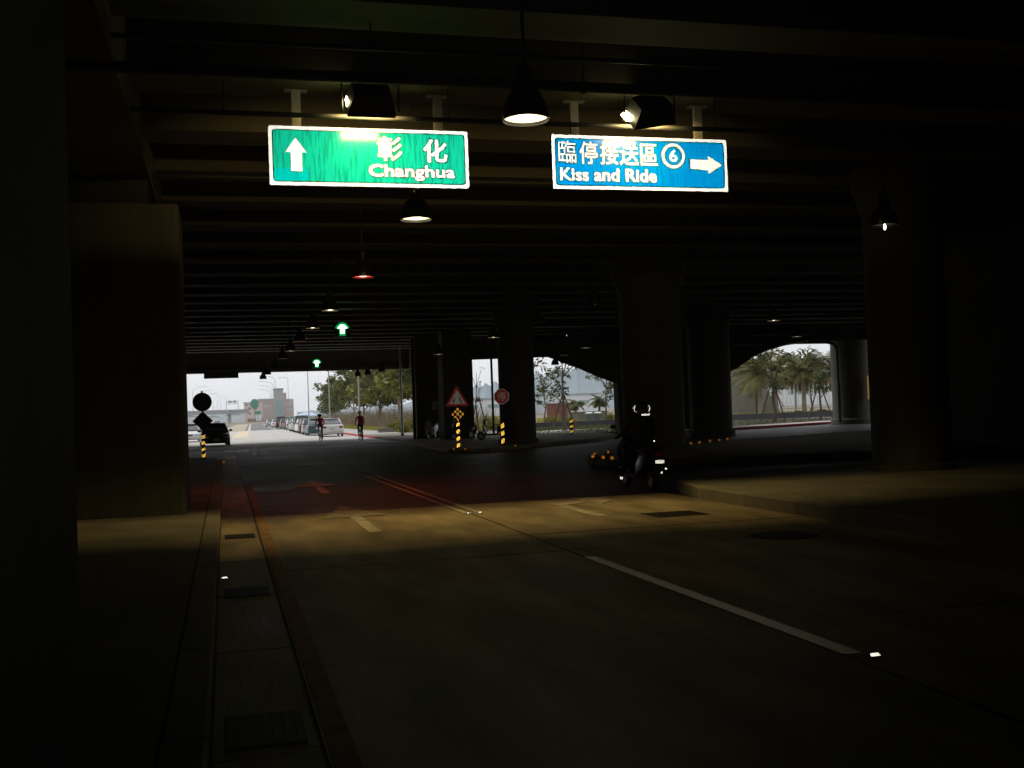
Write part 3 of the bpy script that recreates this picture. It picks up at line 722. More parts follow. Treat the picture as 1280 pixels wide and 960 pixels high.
spots = [(9.83, 28.6), (9.88, 27.9), (9.95, 27.4), (10.35, 26.95), (10.95, 26.5), (10.35, 29.95), (11.15, 31.0), (11.75, 31.6), (12.4, 32.25), (14.7, 33.85), (15.45, 34.45), (16.0, 34.95), (16.75, 35.65), (17.4, 36.3), (18.0, 36.85)]
for i, (x, y) in enumerate(spots):
    nose = i < 9
    t = thing('kerb_reflector', ('round amber reflector on the nose of the middle island' if nose else 'faint amber reflector in the row along the far kerb of the middle island'), 'reflector',
              (x, y-.10 if nose else y, .22), radians(-12), 'amber reflectors on the island nose' if nose else 'amber reflectors along the far kerb')
    shared('stud_body', rb_body, t); shared('lens', rb_lens, t)
for lb, x, y in (('amber reflector at the foot of the warning post', 8.95, 41.15), ('amber reflector on the kerb left of the warning post', 8.6, 41.6), ('amber reflector on the median nose', -.09, 39.3), ('tiny reflector below the stop sign post', 11.3, 42.4)):
    t = thing('kerb_reflector', lb, 'reflector', (x, y-.12, .14), 0, 'single kerb reflectors'); shared('stud_body', rb_body, t); shared('lens', rb_lens, t)

# drain grates and manhole
def grate(label, x, y, sx, sy, bars=7):
    t = thing('drain_grate', label, 'drain grate', (x, y, .004), 0, 'iron drain grates')
    part('frame', MB().box(0, 0, .001, sx, sy, .004), m_ink, t, False)
    for k in range(bars):
        part('bar', MB().box(-sx/2+sx*(k+.5)/bars, 0, .005, sx/bars*.5, sy*.94, .006), m_iron, t, False)
grate('drain grate in the gutter nearest the camera', .15, 5.75, .40, .62)
grate('drain grate in the gutter, second from the camera', .15, 10.35, .40, .55)
grate('drain grate in the gutter beside the square median pier', .15, 15.3, .40, .55)
grate('square grate in the right lane near the island nose', 6.25, 14.6, .8, .7, 9)
t = thing('manhole_cover', 'round iron manhole cover in the right lane', 'manhole', (6.32, 11.55, .004))
part('frame', MB().lathe([(.40, 0), (.40, .004), (.36, .005)], 32), m_iron, t)
part('cover', MB().lathe([(.355, .001), (.35, .0075), (.0015, .0075)], 32), m_iron, t)

# ================================================================ vehicles
def car(name, label, loc, rz, paint, kind='sedan', group=None, cat='car'):
    t = thing(name, label, cat, loc, rz, group)           # front towards -Y
    L, Wd = {'sedan': (4.5, 1.74), 'hatch': (4.0, 1.68), 'van': (4.6, 1.78)}[kind]
    h = L/2
    if kind == 'van':
        st = [(-h, .32, .62, .74), (-h+.1, .24, .78, .83), (-h+.5, .22, .95, .87), (-h+1.0, .22, 1.0, .88), (h-.5, .22, 1.0, .88), (h-.06, .26, .98, .86), (h, .36, .9, .82)]
        gh = [(-h+.55, .96, .80, .98), (-h+1.25, .96, .80, 1.72), (h-.35, .98, .80, 1.76), (h-.08, .98, .78, 1.05)]
        roof = [(-h+1.22, .70), (-h+1.5, .73), (h-.45, .73), (h-.3, .68)]; zr = (1.725, 1.80)
    elif kind == 'hatch':
        st = [(-h, .30, .56, .66), (-h+.1, .22, .68, .78), (-h+.6, .20, .80, .83), (-h+1.2, .20, .88, .84), (h-.5, .20, .92, .84), (h-.06, .24, .90, .80), (h, .34, .80, .74)]
        gh = [(-h+.95, .86, .76, .88), (-h+1.65, .88, .74, 1.38), (h-.75, .90, .74, 1.42), (h-.15, .90, .74, .95)]
        roof = [(-h+1.6, .60), (-h+1.85, .64), (h-.9, .64), (h-.72, .60)]; zr = (1.385, 1.44)
    else:
        st = [(-h, .30, .56, .68), (-h+.1, .22, .66, .80), (-h+.7, .20, .78, .86), (-h+1.3, .20, .88, .87), (h-1.2, .20, .92, .87), (h-.5, .20, .94, .86), (h-.06, .24, .90, .82), (h, .36, .78, .76)]
        gh = [(-h+1.1, .86, .78, .90), (-h+1.85, .90, .76, 1.37), (h-1.6, .92, .76, 1.40), (h-.75, .92, .76, .96)]
        roof = [(-h+1.8, .60), (-h+2.05, .65), (h-1.75, .65), (h-1.55, .60)]; zr = (1.375, 1.43)
    rings = []
    for y, zb, zt, hw in st:
        mid = zb+(zt-zb)*.55
        rings.append([(-hw*.9, y, zb), (-hw, y, zb+.08), (-hw, y, mid), (-hw*.965, y, zt-.05), (-hw*.86, y, zt), (hw*.86, y, zt), (hw*.965, y, zt-.05), (hw, y, mid), (hw, y, zb+.08), (hw*.9, y, zb)])
    part('body', MB().loft(rings), paint, t)
    gr = []
    for y, zb, hw, zt in gh:
        k = .80 if zt > 1.2 else .97
        gr.append([(-hw, y, zb-.05), (-hw*(k+1)/2, y, (zb+zt)/2), (-hw*k, y, zt), (hw*k, y, zt), (hw*(k+1)/2, y, (zb+zt)/2), (hw, y, zb-.05)])
    part('window_glass', MB().loft(gr), m_glass, t)
    part('roof', MB().loft([[(-hw, y, zr[0]), (-hw*.8, y, zr[1]-.015), (0, y, zr[1]+.01), (hw*.8, y, zr[1]-.015), (hw, y, zr[0])] for y, hw in roof]), paint, t)
    # pillars
    mb = MB()
    for s in (-1, 1):
        for (ya, za, wa), (yb_, zb_, wb) in (((gh[0][0], gh[0][1], gh[0][2]), (gh[1][0]+.05, gh[1][3], gh[1][2]*.80)), ((gh[3][0], gh[3][1], gh[3][2]), (gh[2][0]-.05, gh[2][3], gh[2][2]*.80)), (((gh[1][0]+gh[2][0])/2, gh[1][1], gh[1][2]), ((gh[1][0]+gh[2][0])/2, gh[1][3], gh[1][2]*.80))):
            mb.path([(s*wa*1.0, ya, za-.02), (s*(wa*.5+wb*.5)*1.015, (ya+yb_)/2, (za+zb_)/2), (s*wb, yb_, zb_+.01)], .035, 6)
    part('pillars', mb, paint, t)
    wy = (-h+.82, h-.85)
    for y in wy:
        for s in (-1, 1):
            wl = part('wheel', MB().ring(.23, .085, 20, 6, None, (s*(Wd/2-.10), y, .315)), m_tyre, t)
            o = part('rim', MB().lathe([(.19, -.04), (.19, .06), (.12, .075), (.05, .085)], 14, mat=Matrix.Translation((s*(Wd/2-.10), y, .315))@Matrix.Rotation(s*pi/2, 4, 'Y')), m_rim, wl)
    part('underside', MB().box(0, 0, .27, Wd*.86, L*.88, .16), m_black, t)
    zt0 = st[1][2]
    for s in (-1, 1):
        part('headlight', MB().box(s*Wd*.33, -h+.045, zt0-.10, .34, .10, .13, bev=.03), m_head, t)
        part('tail_light', MB().box(s*Wd*.36, h-.03, .74 if kind != 'van' else .8, .26, .08, .16, bev=.03), m_tail, t)
        part('mirror', MB().ball((s*(Wd/2+.07), gh[0][0]+.35, gh[0][1]+.10), .10, .06, .075, 8).box(s*(Wd/2+.0), gh[0][0]+.36, gh[0][1]+.07, .12, .03, .04), paint if kind != 'sedan' else m_black, t)
    part('grille', MB().box(0, -h+.005, zt0-.12, Wd*.34, .05, .12, bev=.01), m_black, t)
    part('front_bumper', MB().box(0, -h+.02, .40, Wd*.80, .12, .16, bev=.04), m_black if paint.name == 'paint_black' else paint, t)
    part('rear_bumper', MB().box(0, h-.02, .46, Wd*.84, .12, .20, bev=.04), paint, t)
    part('number_plate', MB().box(0, h+.045, .62, .34, .02, .15), m_plate, t)
    part('front_plate', MB().box(0, -h-.045, .42, .34, .02, .15), m_plate, t)
    return t
def paint(n, c, metal=.2): return M('paint_'+n, c, .28, .04, 3, metal=metal, spec=.6)
p_white, p_silver, p_teal, p_black = paint('white', (.72, .72, .72), 0), paint('silver', (.42, .43, .44), .5), paint('teal', (.03, .09, .10)), paint('black', (.012, .013, .014))
p_red, p_beige, p_dark = paint('maroon', (.12, .02, .025)), paint('beige', (.45, .38, .27), .2), paint('charcoal', (.05, .05, .055))
p_grey = paint('grey', (.25, .26, .27), .4)
car('car', 'black car with headlights facing the camera under the left edge of the deck', (-.66, 70.0, .004), radians(3), p_black, 'sedan')
car('car', 'white car in the oncoming lanes behind the striped post', (-2.75, 87, 0), radians(2), p_white)
car('car', 'tiny white car far off in the oncoming lanes', (-1.6, 240, 0), 0, p_white)
G = 'cars parked along the right kerb'
row = [(84.6, 8.05, p_white, 'sedan', 'white sedan seen from behind, nearest in the parked row'),
       (92.5, 7.55, p_teal, 'sedan', 'dark teal car parked just beyond the nearest white sedan'),
       (99.0, 7.60, p_silver, 'hatch', 'small silver car parked next after the dark teal one'),
       (105.2, 7.75, p_red, 'sedan', 'maroon car in the parked row, third beyond the nearest white sedan'),
       (111.5, 7.85, p_white, 'sedan', 'white car parked next beyond the maroon one'),
       (118.0, 8.0, p_grey, 'van', 'tall grey van standing above the parked row'),
       (125.0, 8.1, p_silver, 'sedan', 'silver car parked next beyond the tall grey van'),
       (132.0, 8.3, p_white, 'hatch', 'white hatchback near the middle of the parked row'),
       (140.0, 8.4, p_silver, 'sedan', 'silver car parked beyond the white hatchback'),
       (149.0, 8.6, p_dark, 'sedan', 'charcoal car towards the far end of the parked row'),
       (159.0, 8.5, p_beige, 'hatch', 'beige car next to the maroon van at the far end of the row'),
       (171.0, 8.5, p_red, 'van', 'maroon van near the far end of the parked row'),
       (188.0, 8.5, p_white, 'sedan', 'white car second from the far end of the parked row'),
       (210.0, 8.4, p_silver, 'sedan', 'farthest car of the parked row, silver')]
for y, x, p_, kd, lb in row: car('parked_car', lb, (x, y+2.2, .0), pi-FS+R.uniform(-.03, .03), p_, kd, G)

def scooter(label, loc, rz, paint_, glints=False, group='parked scooters'):
    t = thing('scooter', label, 'scooter', loc, rz, group)      # front towards +Y
    for y, r in ((.62, .21), (-.60, .22)):
        wl = part('wheel', MB().ring(r-.045, .05, 20, 6, None, (0, y, r)), m_tyre, t)
        part('rim', MB().lathe([(r-.07, -.03), (r-.07, .03), (.05, .045)], 12, mat=Matrix.Translation((0, y, r))@Matrix.Rotation(pi/2, 4, 'Y')), m_rim, wl)
    part('front_fender', MB().loft([[(-.06, y, z-.02), (-.04, y, z+.03), (.04, y, z+.03), (.06, y, z-.02)] for y, z in ((.36, .36), (.5, .44), (.62, .46), (.76, .40), (.85, .28))]), paint_, t)
    part('leg_shield', MB().loft([[(-w_, y+.04, z), (-w_*.6, y+.09, z), (w_*.6, y+.09, z), (w_, y+.04, z), (w_*.6, y-.02, z), (-w_*.6, y-.02, z)] for y, z, w_ in ((.30, .26, .15), (.42, .50, .20), (.48, .75, .19), (.42, .95, .13), (.36, 1.02, .09))]), paint_, t)
    part('floorboard', MB().box(0, .06, .27, .30, .62, .09, bev=.03), m_black, t)
    part('rear_body', MB().loft([[(-w_, y, z0), (-w_*1.05, y, (z0+z1)/2), (-w_*.7, y, z1), (w_*.7, y, z1), (w_*1.05, y, (z0+z1)/2), (w_, y, z0)] for y, z0, z1, w_ in ((-.18, .28, .64, .13), (-.40, .36, .72, .17), (-.75, .50, .76, .15), (-.98, .62, .76, .07))]), paint_, t)
    part('seat', MB().loft([[(-w_, y, z-.06), (-w_*.8, y, z), (w_*.8, y, z), (w_, y, z-.06)] for y, z, w_ in ((-.14, .74, .10), (-.3, .79, .15), (-.6, .80, .16), (-.92, .86, .10))]), m_black, t)
    hb = part('handlebar', MB().path([(-.34, .26, .98), (-.2, .36, 1.02), (0, .40, 1.02), (.2, .36, 1.02), (.34, .26, .98)], .022, 8).path([(0, .5, .55), (0, .40, 1.0)], .03, 8), m_black, t)
    part('fork', MB().path([(-.07, .62, .21), (-.06, .50, .55), (.06, .50, .55), (.07, .62, .21)], .022, 6), m_dkmet, t)
    for s in (-1, 1):
        mr_ = part('mirror', MB().path([(s*.22, .34, 1.0), (s*.30, .36, 1.16)], .009, 5).ball((s*.33, .36, 1.20), .065, .02, .045, 10), m_black, t)
    part('headlight', MB().ball((0, .47, .95), .10, .06, .07, 10), m_head, t)
    part('tail_light', MB().box(0, -.99, .70, .16, .05, .07, bev=.015), m_tail, t)
    part('number_plate', MB().box(0, -1.0, .56, .17, .012, .06 if glints else .13), r_strip if glints else m_plate, t)
    part('mudguard', MB().box(0, -.94, .42, .16, .03, .34), m_black, t)
    part('exhaust', MB().path([(.12, -.2, .24), (.16, -.5, .28), (.17, -.88, .36)], [.02, .05, .055], 8), m_dkmet, t)
    if glints:
        part('reflector', MB().box(.05, -.965, .36, .045, .02, .035, bev=.008), r_strip, t)
        part('reflector', MB().box(-.085, .62, .19, .02, .10, .05), r_strip, t)
        part('reflector', MB().box(.12, -1.0, .43, .035, .02, .03), r_strip, t)
    return t
scooter('white scooter parked against the square pillar', (11.1, 59.6, .13), radians(150), p_white)
scooter('black scooter silhouetted in the gap beside the stop sign', (12.95, 52.6, .13), radians(72), p_dark)
scooter('dark scooter parked in front of the dark square pillar', (12.0, 55.6, .13), radians(120), p_dark)
rider_sc = scooter('scooter with bright number plate carrying a rider in the right lane', (7.55, 19.3, 0), radians(2), p_black, True, 'ridden scooter')

# ================================================================ people
def figure(joints, bones, mats, parent, name='body'):
    """one continuous skinned surface; joints {key:(pos, radius)}, bones [(a,b,material index)], root first"""
    keys = list(joints); me = bpy.data.meshes.new(name)
    me.from_pydata([joints[k][0] for k in keys], [(keys.index(a), keys.index(b)) for a, b, _ in bones], [])
    o = bpy.data.objects.new(name, me); COL.objects.link(o)
    sk = o.modifiers.new('skin', 'SKIN'); sk.use_smooth_shade = True
    for i, k in enumerate(keys):
        sv = me.skin_vertices[0].data[i]; r = joints[k][1]
        sv.radius = r if isinstance(r, tuple) else (r, r); sv.use_root = (i == 0)
    su = o.modifiers.new('sub', 'SUBSURF'); su.levels = 1; su.render_levels = 1
    dg = bpy.context.evaluated_depsgraph_get(); dg.update()
    m2 = bpy.data.meshes.new_from_object(o.evaluated_get(dg)); bpy.data.objects.remove(o)
    m2.name = name
    for m_ in mats: m2.materials.append(m_)
    seg = [(Vector(joints[a][0]), Vector(joints[b][0]), k) for a, b, k in bones]
    for p in m2.polygons:
        c = p.center; best = 1e9
        for a_, b_, k in seg:
            ab = b_-a_; f = max(0, min(1, (c-a_).dot(ab)/max(1e-9, ab.length_squared))); dd = (c-a_-ab*f).length
            if dd < best: best = dd; p.material_index = k
        p.use_smooth = True
    return link(name, m2, parent)
def rider(label, loc, rz, top, legs, skin, hip, chest, head, hands, knees, ankles, helmet, cat='person', group=None):
    """seated figure facing +Y; hands/knees/ankles: (left, right)"""
    t = thing('person', label, cat, loc, rz, group)
    hip, chest, head = Vector(hip), Vector(chest), Vector(head)
    J = {'pelvis': (hip, (.135, .12)), 'belly': (hip.lerp(chest, .5), (.125, .115)), 'chest': (chest, (.15, .125)), 'neck': (chest.lerp(head, .52), .052),
         'skull': (head, .088), 'crown': (head+Vector((0, -.01, .09)), .085), 'face': (head+Vector((0, .07, -.03)), .05), 'nose': (head+Vector((0, .12, -.01)), .014)}
    B = [('pelvis', 'belly', 0), ('belly', 'chest', 0), ('chest', 'neck', 0), ('neck', 'skull', 2), ('skull', 'crown', 2), ('skull', 'face', 2), ('face', 'nose', 2)]
    for i, s in enumerate((-1, 1)):
        c = 'lr'[i]; sh_ = chest+Vector((s*.185, .0, .06)); ha = Vector(hands[i]); mid = sh_.lerp(ha, .5)+Vector((s*.07, -.02, -.09))
        J.update({'sh'+c: (sh_, .065), 'el'+c: (mid, .045), 'wr'+c: (ha-(ha-mid).normalized()*.07, .03), 'pa'+c: (ha, (.042, .028))})
        B += [('chest', 'sh'+c, 0), ('sh'+c, 'el'+c, 0), ('el'+c, 'wr'+c, 2), ('wr'+c, 'pa'+c, 2)]
        fd = (ha-mid).normalized()
        for q in range(4):
            L_ = (.05, .06, .056, .045)[q]; b0 = ha+fd*.035+Vector((s*(q-1.5)*.019, 0, .004))
            J['f%d%s' % (q, c)] = (b0+fd*L_*.6, .009); J['g%d%s' % (q, c)] = (b0+fd*L_*.9+Vector((0, 0, -.03)), .008)
            B += [('pa'+c, 'f%d%s' % (q, c), 2), ('f%d%s' % (q, c), 'g%d%s' % (q, c), 2)]
        J['th'+c] = (ha+Vector((-s*.045, .01, -.015)), .010); J['ti'+c] = (ha+Vector((-s*.05, .045, -.025)), .008)
        B += [('pa'+c, 'th'+c, 2), ('th'+c, 'ti'+c, 2)]
        hp = hip+Vector((s*.095, .02, -.03)); kn = Vector(knees[i]); an = Vector(ankles[i])
        J.update({'hp'+c: (hp, .088), 'kn'+c: (kn, .06), 'ca'+c: (kn.lerp(an, .35)+Vector((0, -.02, 0)), .055), 'an'+c: (an, .04), 'he'+c: (an+Vector((0, .03, -.055)), (.042, .035)), 'to'+c: (an+Vector((0, .16, -.06)), (.042, .028))})
        B += [('pelvis', 'hp'+c, 1), ('hp'+c, 'kn'+c, 1), ('kn'+c, 'ca'+c, 1), ('ca'+c, 'an'+c, 1), ('an'+c, 'he'+c, 3), ('he'+c, 'to'+c, 3)]
    figure(J, B, [top, legs, skin, m_black], t)
    if helmet:
        hm, full = helmet; c = head+Vector((0, -.01, .07))
        part('helmet', MB().lathe([(.118, -.10 if full else -.02), (.142, -.03), (.148, .03), (.132, .09), (.09, .13), (.04, .148), (.001, .15)], 20, c), hm, t)
    return t, hip, chest, head
m_skin = M('skin', (.36, .21, .14), .6, .08, 6)
m_clRed, m_clBlk, m_clDrk, m_clGry = M('red_jersey', (.60, .07, .09), .8, .15, 8), M('black_cloth', (.014, .014, .016), .85, .2, 8), M('dark_jacket', (.02, .021, .024), .8, .2, 8), M('grey_trousers', (.20, .20, .20), .85, .15, 8)
m_clPink = M('pale_red_sleeves', (.7, .32, .34), .8, .15, 8)
m_helW, m_helD = M('white_helmet', (.75, .75, .75), .35, .05, 5), M('black_helmet', (.012, .012, .013), .25, .1, 5, spec=.6)
m_packR = M('red_backpack', (.55, .05, .07), .8, .2, 6)

def bicycle(label, loc, rz):
    t = thing('bicycle', label, 'bicycle', loc, rz, 'bicycles ridden on the road')
    for y in (-.50, .52):
        wl = part('wheel', MB().ring(.315, .022, 28, 6, None, (0, y, .34)), m_tyre, t)
        sp = MB()
        for k in range(12): sp.path([(.02*(1 if k % 2 else -1), y, .34), (0, y+.3*cos(k*pi/6), .34+.3*sin(k*pi/6))], .003, 4)
        part('spokes', sp, m_rim, wl)
    part('frame', MB().path([(0, .43, .86), (0, .40, .62), (0, -.05, .30), (0, -.17, .82), (0, .42, .80)], .018, 6).path([(.05, -.5, .34), (.02, -.16, .72)], .011, 5).path([(-.05, -.5, .34), (-.02, -.16, .72)], .011, 5).path([(.05, -.5, .34), (.02, -.05, .30)], .011, 5), m_galv, t)
    part('fork', MB().path([(.05, .52, .34), (.03, .43, .72), (-.03, .43, .72), (-.05, .52, .34)], .013, 5), m_galv, t)
    part('handlebar', MB().path([(-.27, .40, .98), (-.1, .45, 1.0), (.1, .45, 1.0), (.27, .40, .98)], .013, 6).path([(0, .43, .84), (0, .45, 1.0)], .014, 6), m_black, t)
    part('saddle', MB().loft([[(-w_, y, .885), (-w_*.8, y, .925), (w_*.8, y, .925), (w_, y, .885)] for y, w_ in ((-.32, .075), (-.25, .085), (-.12, .04), (-.02, .02))]).path([(0, -.17, .80), (0, -.19, .89)], .013, 6), m_black, t)
    part('crank', MB().lathe([(.09, -.006), (.09, .006)], 16, mat=Matrix.Translation((.05, -.05, .30))@Matrix.Rotation(pi/2, 4, 'Y')).path([(.08, -.05, .30), (.08, -.05, .14)], .01, 5).path([(-.08, -.05, .30), (-.08, -.05, .46)], .01, 5), m_dkmet, t)
    for s, z in ((1, .14), (-1, .46)): part('pedal', MB().box(s*.13, -.05, z, .09, .09, .02), m_black, t)
    return t
for bx, by, rz, lb in ((6.06, 72.3, .05, 'left'), (8.12, 67.6, .02, 'right')):
    bicycle('bicycle under the rider in a red top beside the white parked car' if lb == 'left' else 'bicycle under the rider with the white helmet', (bx, by, .0), rz)
    hands = ((-.25, .40, 1.01), (.25, .40, 1.01)); kn = ((-.12, .22, .86), (.12, .16, .60)); an = ((-.13, -.02, .56), (.13, -.07, .24))
    if lb == 'left':
        t, hp, ch, hd = rider('cyclist in a red top and grey trousers riding away beside the white parked car', (bx, by, .0), rz, m_clRed, m_clGry, m_skin, (0, -.16, .99), (0, .08, 1.36), (0, .26, 1.56), hands, kn, an, (m_clBlk, False))
    else:
        t, hp, ch, hd = rider('cyclist with white helmet, pale sleeves and black trousers riding away', (bx, by, .0), rz, m_clPink, m_clBlk, m_skin, (0, -.17, 1.02), (0, .0, 1.42), (0, .10, 1.66), hands, kn, an, (m_helW, False))
        b_ = tag(link('backpack', MB().loft([[(-.14, y, 1.08), (-.17, y, 1.25), (-.13, y, 1.50), (.13, y, 1.50), (.17, y, 1.25), (.14, y, 1.08)] for y in (-.14, -.18, -.28, -.31)]).mesh('backpack', m_packR), None, (bx, by, 0), rz), 'red backpack worn by the cyclist with the white helmet', 'backpack')
# scooter rider, seen from behind, almost black
t, hp, ch, hd = rider('scooter rider in dark clothes, only helmet strips shining, seen from behind', (7.55, 19.3, 0), radians(2), m_clDrk, m_clBlk, m_clBlk,
    (0, -.42, .90), (0, -.28, 1.24), (0, -.20, 1.46), ((-.30, .24, 1.0), (.30, .24, 1.0)), ((-.15, .02, .78), (.15, .02, .78)), ((-.13, .06, .40), (.13, .06, .40)), (m_helD, True))
hc = hd+Vector((0, -.01, .07))
for s in (-1, 1):
    pts = [(hc.x+s*.158*cos(.0)-s*.03*(k/6*2-1)**2, hc.y-.085, hc.z-.06+.13*k/6) for k in range(7)]
    part('reflective_strip', MB().path(pts, [.004, .007, .009, .009, .009, .007, .004], 6), r_strip, t)
part('reflective_strip', MB().box(hc.x+.04, hc.y-.15, hc.z-.115, .17, .012, .035, bev=.004), r_strip, t)
part('reflective_strip', MB().ball((.03, -.72, .93), .02, .01, .02, 8), r_strip, t)

# ================================================================ street lamps outside
def street_lamp(label, x, y, h=9, arm=-1.8, r=.09, group='tall street lamps along the right pavement', curved=False, mat=m_galv, base=0):
    t = thing('street_lamp', label, 'street lamp', (x, y, base), 0, group)
    part('pole', MB().lathe([(r*1.5, 0), (r*1.5, .3), (r, .34), (r*.55, h-.4)], 10), mat, t)
    if curved: P_ = [(0, 0, h-.4)]+[(arm*(1-cos(a)), 0, h-.4+sin(a)*abs(arm)*.38) for a in (pi/10*k for k in range(1, 6))]
    else: P_ = [(0, 0, h-.4), (0, 0, h-.05), (arm*.1, 0, h), (arm, 0, h)]
    part('arm', MB().path(P_, r*.5, 6), mat, t)
    e = P_[-1]
    part('lamp_head', MB().box(e[0]+(arm/abs(arm))*.3, 0, e[2]-.02, .75, .24, .13, bev=.04), mat, t)
for x, y, lb in ((11.3, 71, 'nearest street lamp pole beside the square pillar'), (11.5, 96, 'street lamp pole behind the cyclist with the white helmet'), (11.5, 124, 'street lamp pole behind the white parked sedan'), (11.6, 157, 'farthest tall street lamp pole, beside the blue canopy'), (16.8, 300, 'distant square armed street lamp right of the tower')):
    street_lamp(lb, x, y, 9.5 if y < 200 else 12.5)
for k, (x, y, h) in enumerate(((13.4, 300, 12.2), (14.8, 345, 12.2), (16.2, 390, 12.2), (17.6, 440, 12.2))):
    street_lamp(['nearest', 'second', 'third', 'farthest'][k]+' curved street lamp leaning left in front of the tower', x, y, h, -3.6, .11, 'curved street lamps on the right of the far road', True)
for k, (x, y, h) in enumerate(((-10.8, 400, 7.6), (-9.6, 440, 7.3), (-8.2, 480, 7.2), (-7.2, 515, 7.2), (-5.5, 560, 7.2), (-3.6, 610, 7.2), (-2.2, 670, 7.2))):
    street_lamp(['nearest', 'second', 'third', 'fourth', 'fifth', 'sixth', 'farthest'][k]+' curved street lamp leaning right on the far viaduct, counted from the left', x, y, h, 4.2, .10, 'curved street lamps on the viaduct', True, base=5.4 if k > 2 else 4.9)

# ================================================================ distant buildings
def windows(t, xs, zs, w_, h_, y, wall_mat=m_winD):
    for x in xs:
        for z in zs:
            f = part('window', MB().box(x, y-.03, z, w_+.3, .12, h_+.3), m_palew, t, False)
            part('pane', MB().box(x, y-.10, z, w_, .06, h_), wall_mat, f, False)
t = thing('building', 'pink low building with four small dark windows left of the tower', 'building', (14.9, 600, 0))
part('wall', MB().box(0, 4, 5, 9.6, 8, 10.4), m_pink, t, False)
part('roof', MB().box(0, 4, 10.45, 10.1, 8.5, .5), m_greyw, t, False)
part('base_band', MB().box(.8, -.1, 1.0, 7.8, .3, 1.6), m_brick, t, False)
windows(t, (-2.0, 1.4), (7.2, 4.6, ), 1.1, 1.2, 0); windows(t, (-3.6,), (9.2,), .9, 1, 0)
t = thing('building', 'mauve building with a tall grey tower and green glass front', 'building', (27.4, 620, 0))
part('left_wing', MB().box(-4.9, 5, 6.0, 8.9, 9, 12.5), m_mauve, t, False)
part('right_wing', MB().box(7.4, 5, 6.0, 5.4, 9, 12.3), m_mauve, t, False)
part('wing_roof', MB().box(-4.9, 5, 12.45, 9.2, 9.3, .4), m_greyw, t, False)
part('tower', MB().box(2.0, 4, 8.7, 5.0, 8.4, 18.0), m_greyw, t, False)
part('tower_cap', MB().box(2.0, 4, 17.9, 5.6, 9, .6), m_winD, t, False)
part('stair_block', MB().box(5.4, 4.2, 7.8, 1.7, 8, 15.8), m_mauve, t, False)
for i in range(3):
    for j in range(5): part('curtain_pane', MB().box(1.05+i*1.12, -.28, 4.4+j*1.65, 1.02, .12, 1.5), m_teal, t, False)
part('door_canopy', MB().box(2, -1, 2.2, 4.6, 2, .5), m_winD, t, False)
windows(t, (-7.4, -5.2, -3.0), (8.5,), 1.2, 1.0, .5, m_greyw); windows(t, (6.6, 8.6), (9.3, 6.2), 1, 1.2, .5, m_greyw)
tag(link('green_sign', upright([(1.9*cos(k*pi/8), 2.3*sin(k*pi/8)) for k in range(16)], 0, .3).box(0, .3, -5, .3, .3, 7).mesh('green_sign', m_green), None, (13.0, 500, 8.3)), 'round green board on a pole in front of the pink building', 'sign')
tag(link('green_sign', MB().box(0, 0, 1, 2.8, .2, 1.6).box(0, .2, -1.5, .2, .2, 4).mesh('green_sign', m_green), None, (14.3, 500, 3.3)), 'small green board low in front of the mauve building', 'sign')
tag(link('white_shed', MB().box(0, 3, 1.5, 2.6, 5, 4.2).box(0, 3, 3.7, 3, 5.4, .3).mesh('white_shed', m_palew, False), None, (16.5, 560, 1.2)), 'narrow white block between the pink and mauve buildings', 'building')
tag(link('green_hoarding', MB().box(0, 0, .8, 6.2, .3, 1.9).box(-3, 0, .8, .2, .4, 2).box(3, 0, .8, .2, .4, 2).mesh('green_hoarding', m_green, False), None, (17.4, 330, 0)), 'low dark green hoarding in front of the tower', 'fence')
# viaduct
t = thing('viaduct', 'pale far viaduct crossing behind the oncoming cars', 'bridge', (0, 520, 0))
part('bridge_deck', MB().box(-28, 3, 5.0, 78, 8, 1.3), m_greyw, t, False)
part('parapet', MB().box(-28, -1.1, 5.95, 78, .3, .7), m_greyw, t, False)
for k in range(6): part('pillar', MB().box(-58+k*12, 3, 2.1, 1.6, 3, 4.5), m_greyw, t, False)
t = thing('sign_gantry', 'white lattice sign gantry standing on the far viaduct', 'gantry', (3.4, 517, 5.6))
for x in (-2.6, 2.6): part('leg', MB().box(x, 0, 2.3, .35, .35, 4.6), m_palew, t, False)
part('cross_beam', MB().box(0, 0, 4.5, 5.6, .3, .35).box(0, 0, 3.3, 5.6, .25, .25), m_palew, t, False)
mb = MB()
for k in range(6): mb.path([(-2.6+k*.87, 0, 3.3), (-2.6+(k+1)*.87, 0, 4.5)], .08, 4)
part('lattice', mb, m_palew, t)
for x in (-1.0, 1.1): part('sign_panel', MB().box(x, -.3, 4.3, 1.3, .12, 1.1), m_greyw, t, False)
for k, (x, wd, hh) in enumerate(((-17, 9, 3.8), (-6, 7, 3.2), (4, 8, 4.0))):
    tt = thing('shed', ['leftmost', 'middle', 'rightmost'][k]+' pale low shed under the far viaduct', 'building', (x, 560, 0))
    part('wall', MB().box(0, 4, hh/2, wd, 8, hh), m_palew, tt, False); part('roof', MB().prism([(-wd/2-.3, hh), (wd/2+.3, hh), (0, hh+1.0)], -8.2, .2, Matrix.Rotation(pi/2, 4, 'X')), m_greyw, tt, False)
# canopy by the parked cars
t = thing('canopy', 'blue and white fabric canopy beyond the parked cars', 'canopy', (13.2, 182, 0))
part('cloth', MB().loft([[(-1.9*k, -1.6*k, z), (1.9*k, -1.6*k, z), (1.9*k, 1.6*k, z), (-1.9*k, 1.6*k, z)] for k, z in ((1, 1.75), (.98, 1.85), (.5, 2.2), (.06, 2.5))]), m_roofb, t, False)
for sx in (-1, 1):
    for sy in (-1, 1): part('leg', MB().path([(sx*1.8, sy*1.5, 0), (sx*1.8, sy*1.5, 1.8)], .03, 5), m_galv, t)
